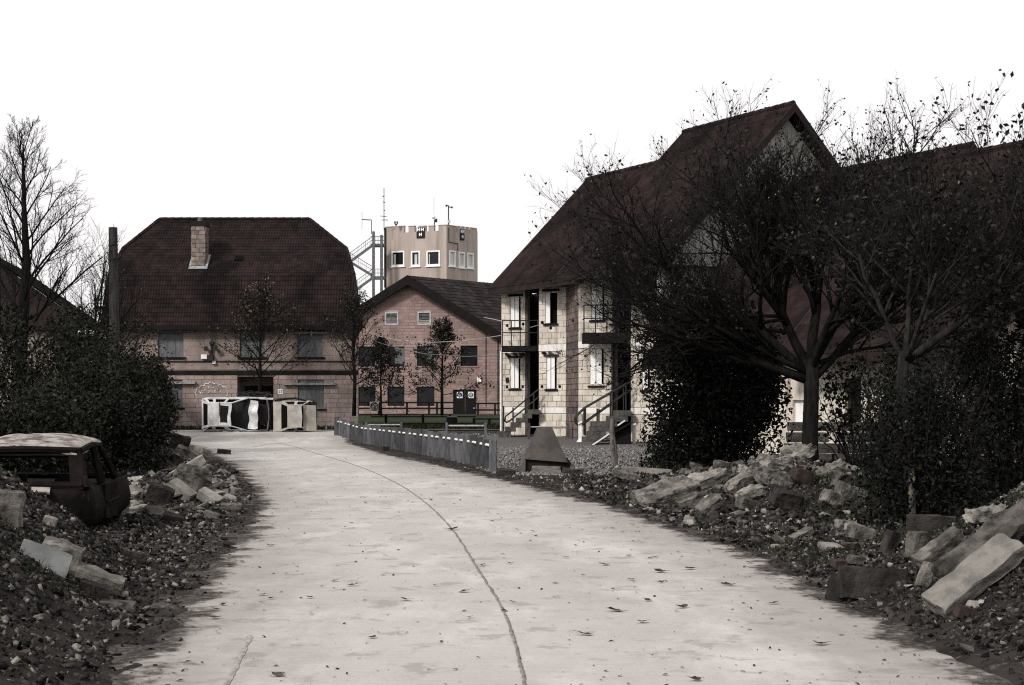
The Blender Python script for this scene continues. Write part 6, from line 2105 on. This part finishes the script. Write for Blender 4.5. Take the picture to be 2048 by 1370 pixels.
def strew(name, label, n, mt, xs, ys, dens, s0, s1, seed, lift=.0, base='stone', tilt=None, flat=.7):
    rr = random.Random(seed); pts, sz = [], []
    tries = 0
    while len(pts) < n and tries < n * 40:
        tries += 1
        y = rr.uniform(*ys); x = rr.uniform(*xs)
        if rr.random() > dens(x, y): continue
        pts.append((x, y, ground_h(x, y) + lift)); sz.append(lerp(s0, s1, rr.random() ** 3.4))
    o = scatter_mesh(name, mt, pts, sz, seed, flat, None, base, tilt)
    tag(o, label, "gravel" if base == 'stone' else "litter", kind="stuff")


offL = lambda x, y: tab(ROAD_L, y) - x
offR = lambda x, y: x - tab(ROAD_R, y)
inview = lambda x, y: abs(x / y) < .36
strew("gravel", "dark stone chippings covering the gravel bank at lower left", 22000, "stone_small", (-6, -2.0), (8, 17), lambda x, y: inview(x, y) * (.25 * sstep(-.1, .4, offL(x, y)) + .75 * sstep(.5, 1.3, offL(x, y))), .007, .060, 1, .002, flat=.55)
strew("gravel", "dark stone chippings covering the gravel bank at lower right", 26000, "stone_small", (2.3, 6.2), (8, 18), lambda x, y: inview(x, y) * (.55 * sstep(-.1, .3, offR(x, y)) + .7 * sstep(.3, .9, offR(x, y))), .007, .060, 2, .002, flat=.55)
strew("gravel", "dark chippings around the right rubble pile", 16000, "stone_small", (1.2, 8.5), (17, 34), lambda x, y: inview(x, y) * sstep(-.1, .8, offR(x, y)), .025, .10, 3, .006)
strew("gravel", "dark chippings around the left rubble pile", 12000, "stone_small", (-9.5, -3.4), (17, 40), lambda x, y: inview(x, y) * sstep(-.1, .8, offL(x, y)), .025, .09, 4, .006)
strew("pale_chippings", "pale stone fragments strewn over both gravel banks", 8500, "stone_pale", (-6, 6.5), (8, 20), lambda x, y: inview(x, y) * max(sstep(0, .5, offL(x, y)), sstep(0, .5, offR(x, y))), .008, .055, 5, .004, flat=.55)
strew("pale_chippings", "pale stone fragments strewn around the far rubble piles", 2200, "stone_pale", (-9, 8.5), (19, 38), lambda x, y: inview(x, y) * max(sstep(0, .5, offL(x, y)), sstep(0, .5, offR(x, y))), .03, .11, 6, .006)
strew("leaf_litter", "dead leaves and twigs littering both muddy verges", 6500, "leaf_litter", (-9, 8), (8, 44), lambda x, y: inview(x, y) * max(sstep(-.5, .3, offL(x, y)) * (1 - sstep(.6, 2.0, offL(x, y))), sstep(-.5, .3, offR(x, y)) * (1 - sstep(.6, 2.0, offR(x, y)))), .03, .08, 7, .012, 'leaf', .35, .8)

def near(x, y, c, s): return math.exp(-((x - c[0]) / s[0]) ** 2 - ((y - c[1]) / s[1]) ** 2)
strew("loose_rubble", "smaller broken stones filling the right rubble pile", 420, "rubble_grey_small", (2, 8.5), (23.5, 34), lambda x, y: sstep(.1, .5, offR(x, y)) * near(x, y, (5.0, 28.5), (2.0, 3.6)), .06, .24, 21, .0)
strew("loose_rubble", "smaller broken stones filling the left rubble pile", 420, "rubble_grey_small", (-10, -4), (21, 42), lambda x, y: sstep(.1, .5, offL(x, y)) * max(near(x, y, (-6.0, 27.5), (1.5, 4.5)), near(x, y, (-8.3, 37), (1.6, 5))), .06, .22, 22, .0)

m = MB(); rr = random.Random(66); k = 0
dp, ds = [], []
while k < 1300:
    y = 8.6 + 36 * rr.random() ** 1.5; x = rr.uniform(-8, 3)
    e = min(x - tab(ROAD_L, y), tab(ROAD_R, y) - x)
    if e < .1 or rr.random() > .25 + .75 * math.exp(-e * 1.6): continue
    dp.append((x, y, .018 + .006 * nz2(x, y, .5))); ds.append(lerp(.012, .05, rr.random() ** 2.5)); k += 1
tag(scatter_mesh("road_grit", "leaf_litter", dp, ds, 12, .8, None, "leaf", .22), "specks of dark grit and leaf scraps on the concrete road", "grit", kind="stuff")

# grass tufts on the verges and rough grass along the lawn edge
def grass(name, label, n, xs, ys, dens, h0, h1, seed, wd=.006):
    rr = random.Random(seed); m = MB(); tries = 0; k = 0
    while k < n and tries < n * 60:
        tries += 1
        y = rr.uniform(*ys); x = rr.uniform(*xs)
        if rr.random() > dens(x, y): continue
        z = ground_h(x, y)
        for _ in range(6):
            h = rr.uniform(h0, h1); a = rr.uniform(0, 6.28); b = rr.uniform(.2, .9) * h
            p = Vector((x + rr.gauss(0, .03), y + rr.gauss(0, .03), z)); q = p + Vector((b * math.cos(a), b * math.sin(a), h)); s = Vector((-math.sin(a), math.cos(a), 0)) * wd * rr.uniform(.7, 1.5)
            md = p.lerp(q, .55) + Vector((0, 0, .18 * h))
            i = len(m.v); m.v += [tuple(p - s), tuple(p + s), tuple(md + s * .7), tuple(md - s * .7), tuple(q)]
            m.f += [(i, i + 1, i + 2, i + 3), (i + 3, i + 2, i + 4)]; m.m += [0, 0]
        k += 1
    tag(m.build(name, "grass_blade"), label, "grass", kind="stuff")


cl_ = lambda x, y, s=.5, o=3: sstep(.05, .35, nz2(x, y, s, o))
grass("grass_tufts", "sparse green grass tufts on the muddy verge right of the road", 1500, (1.5, 6), (13, 27), lambda x, y: inview(x, y) * cl_(x, y) * sstep(.1, .5, offR(x, y)), .02, .06, 1, .004)
grass("grass_tufts", "green weeds on the gravel bank at lower left", 260, (-5, -2.3), (8.5, 14), lambda x, y: inview(x, y) * cl_(x, y, .8, 6) * sstep(.4, .8, offL(x, y)), .015, .045, 2, .003)
grass("rough_grass", "rough grass under the shrubs behind the right rubble", 2500, (3.5, 10), (17, 40), lambda x, y: cl_(x, y, .3, 9) * sstep(1.5, 3, offR(x, y)), .06, .2, 3, .01)
grass("rough_grass", "rough grass edging the lawn in front of the tiled house", 2500, (-22, 2), (72.3, 80), lambda x, y: 1.0, .08, .26, 4, .02)

# ------------------------------------------------------------------ fallen leaves on the road, one by one
lm = []
for i in range(5):
    rr = random.Random(900 + i); m = MB(); n = 9; L_ = 1.0
    cu = rr.uniform(.15, .5)
    for k in range(n + 1):
        t = k / n; w_ = .42 * math.sin(math.pi * t) ** .8 * (1 + .25 * math.sin(9 * t + i)); zc = cu * (t - .5) ** 2 * 1.6
        m.v += [(t - .5, -w_, zc + .22 * w_ * rr.uniform(.6, 1.6)), (t - .5, 0, zc + .02), (t - .5, w_, zc + .22 * w_ * rr.uniform(.6, 1.6))]
    for k in range(n):
        a = 3 * k
        m.f += [(a, a + 1, a + 4, a + 3), (a + 1, a + 2, a + 5, a + 4)]; m.m += [0, 0]
    m.tube([(-.5, 0, cu * .4 + .02), (-.75, .05, cu * .5)], .015, 4)
    o = m.build("leaf_proto", "leaf_litter"); lm.append(o.data); bpy.data.objects.remove(o)
LV = [(905, 1062, 2.0), (705, 1175, 1.3), (810, 1204, 1.2), (928, 1187, 1.3), (1210, 1134, 1.2), (1310, 1118, 1.0), (1380, 1142, 1.5), (1320, 1148, 1.6), (1230, 1226, 1.9), (1285, 1250, 1.2), (1365, 1219, 1.2), (1548, 1211, 1.1), (1640, 1294, 1.4), (555, 1356, 1.2), (460, 1135, 1.0), (540, 1095, 1.3), (670, 1166, 1.0), (405, 1200, .9), (1020, 1131, 1.0), (1110, 1170, .8), (430, 1241, 1.2), (770, 1115, .8), (1170, 1275, 1.4), (1390, 1366, 1.0), (1300, 1120, .9), (1065, 1066, .9), (1058, 1003, .8), (1210, 1060, 1.0), (1265, 1052, 1.0), (1180, 1030, .8), (985, 1045, .8), (1500, 1130, .9), (1450, 1172, 1.0), (620, 1200, .8), (745, 1280, .8), (940, 1240, .7)]
rr = random.Random(55)
for _ in range(70):
    LV.append((rr.uniform(420, 1560), 900 + 330 * rr.random() ** 1.3, rr.uniform(.5, 1.0)))
k = 0
for px, py, s in LV:
    d = F * EYE / (py - HZ); x = (px - CX) / F * d
    if d > 55 or x < tab(ROAD_L, d) + .15 or x > tab(ROAD_R, d) - .15: continue
    sz = .064 * s
    o = inst("fallen_leaf", lm[k % 5], None, (x, d, .022 + .006 * nz2(x, d, .5)), Euler((rr.uniform(-.25, .25), rr.uniform(-.2, .2), rr.uniform(-.6, .6) + (math.pi if rr.random() < .5 else 0))), (sz * 1.3, sz, sz))
    tag(o, "curled dead brown leaf lying on the pale concrete road", "leaf", "fallen leaves on the road")
    k += 1
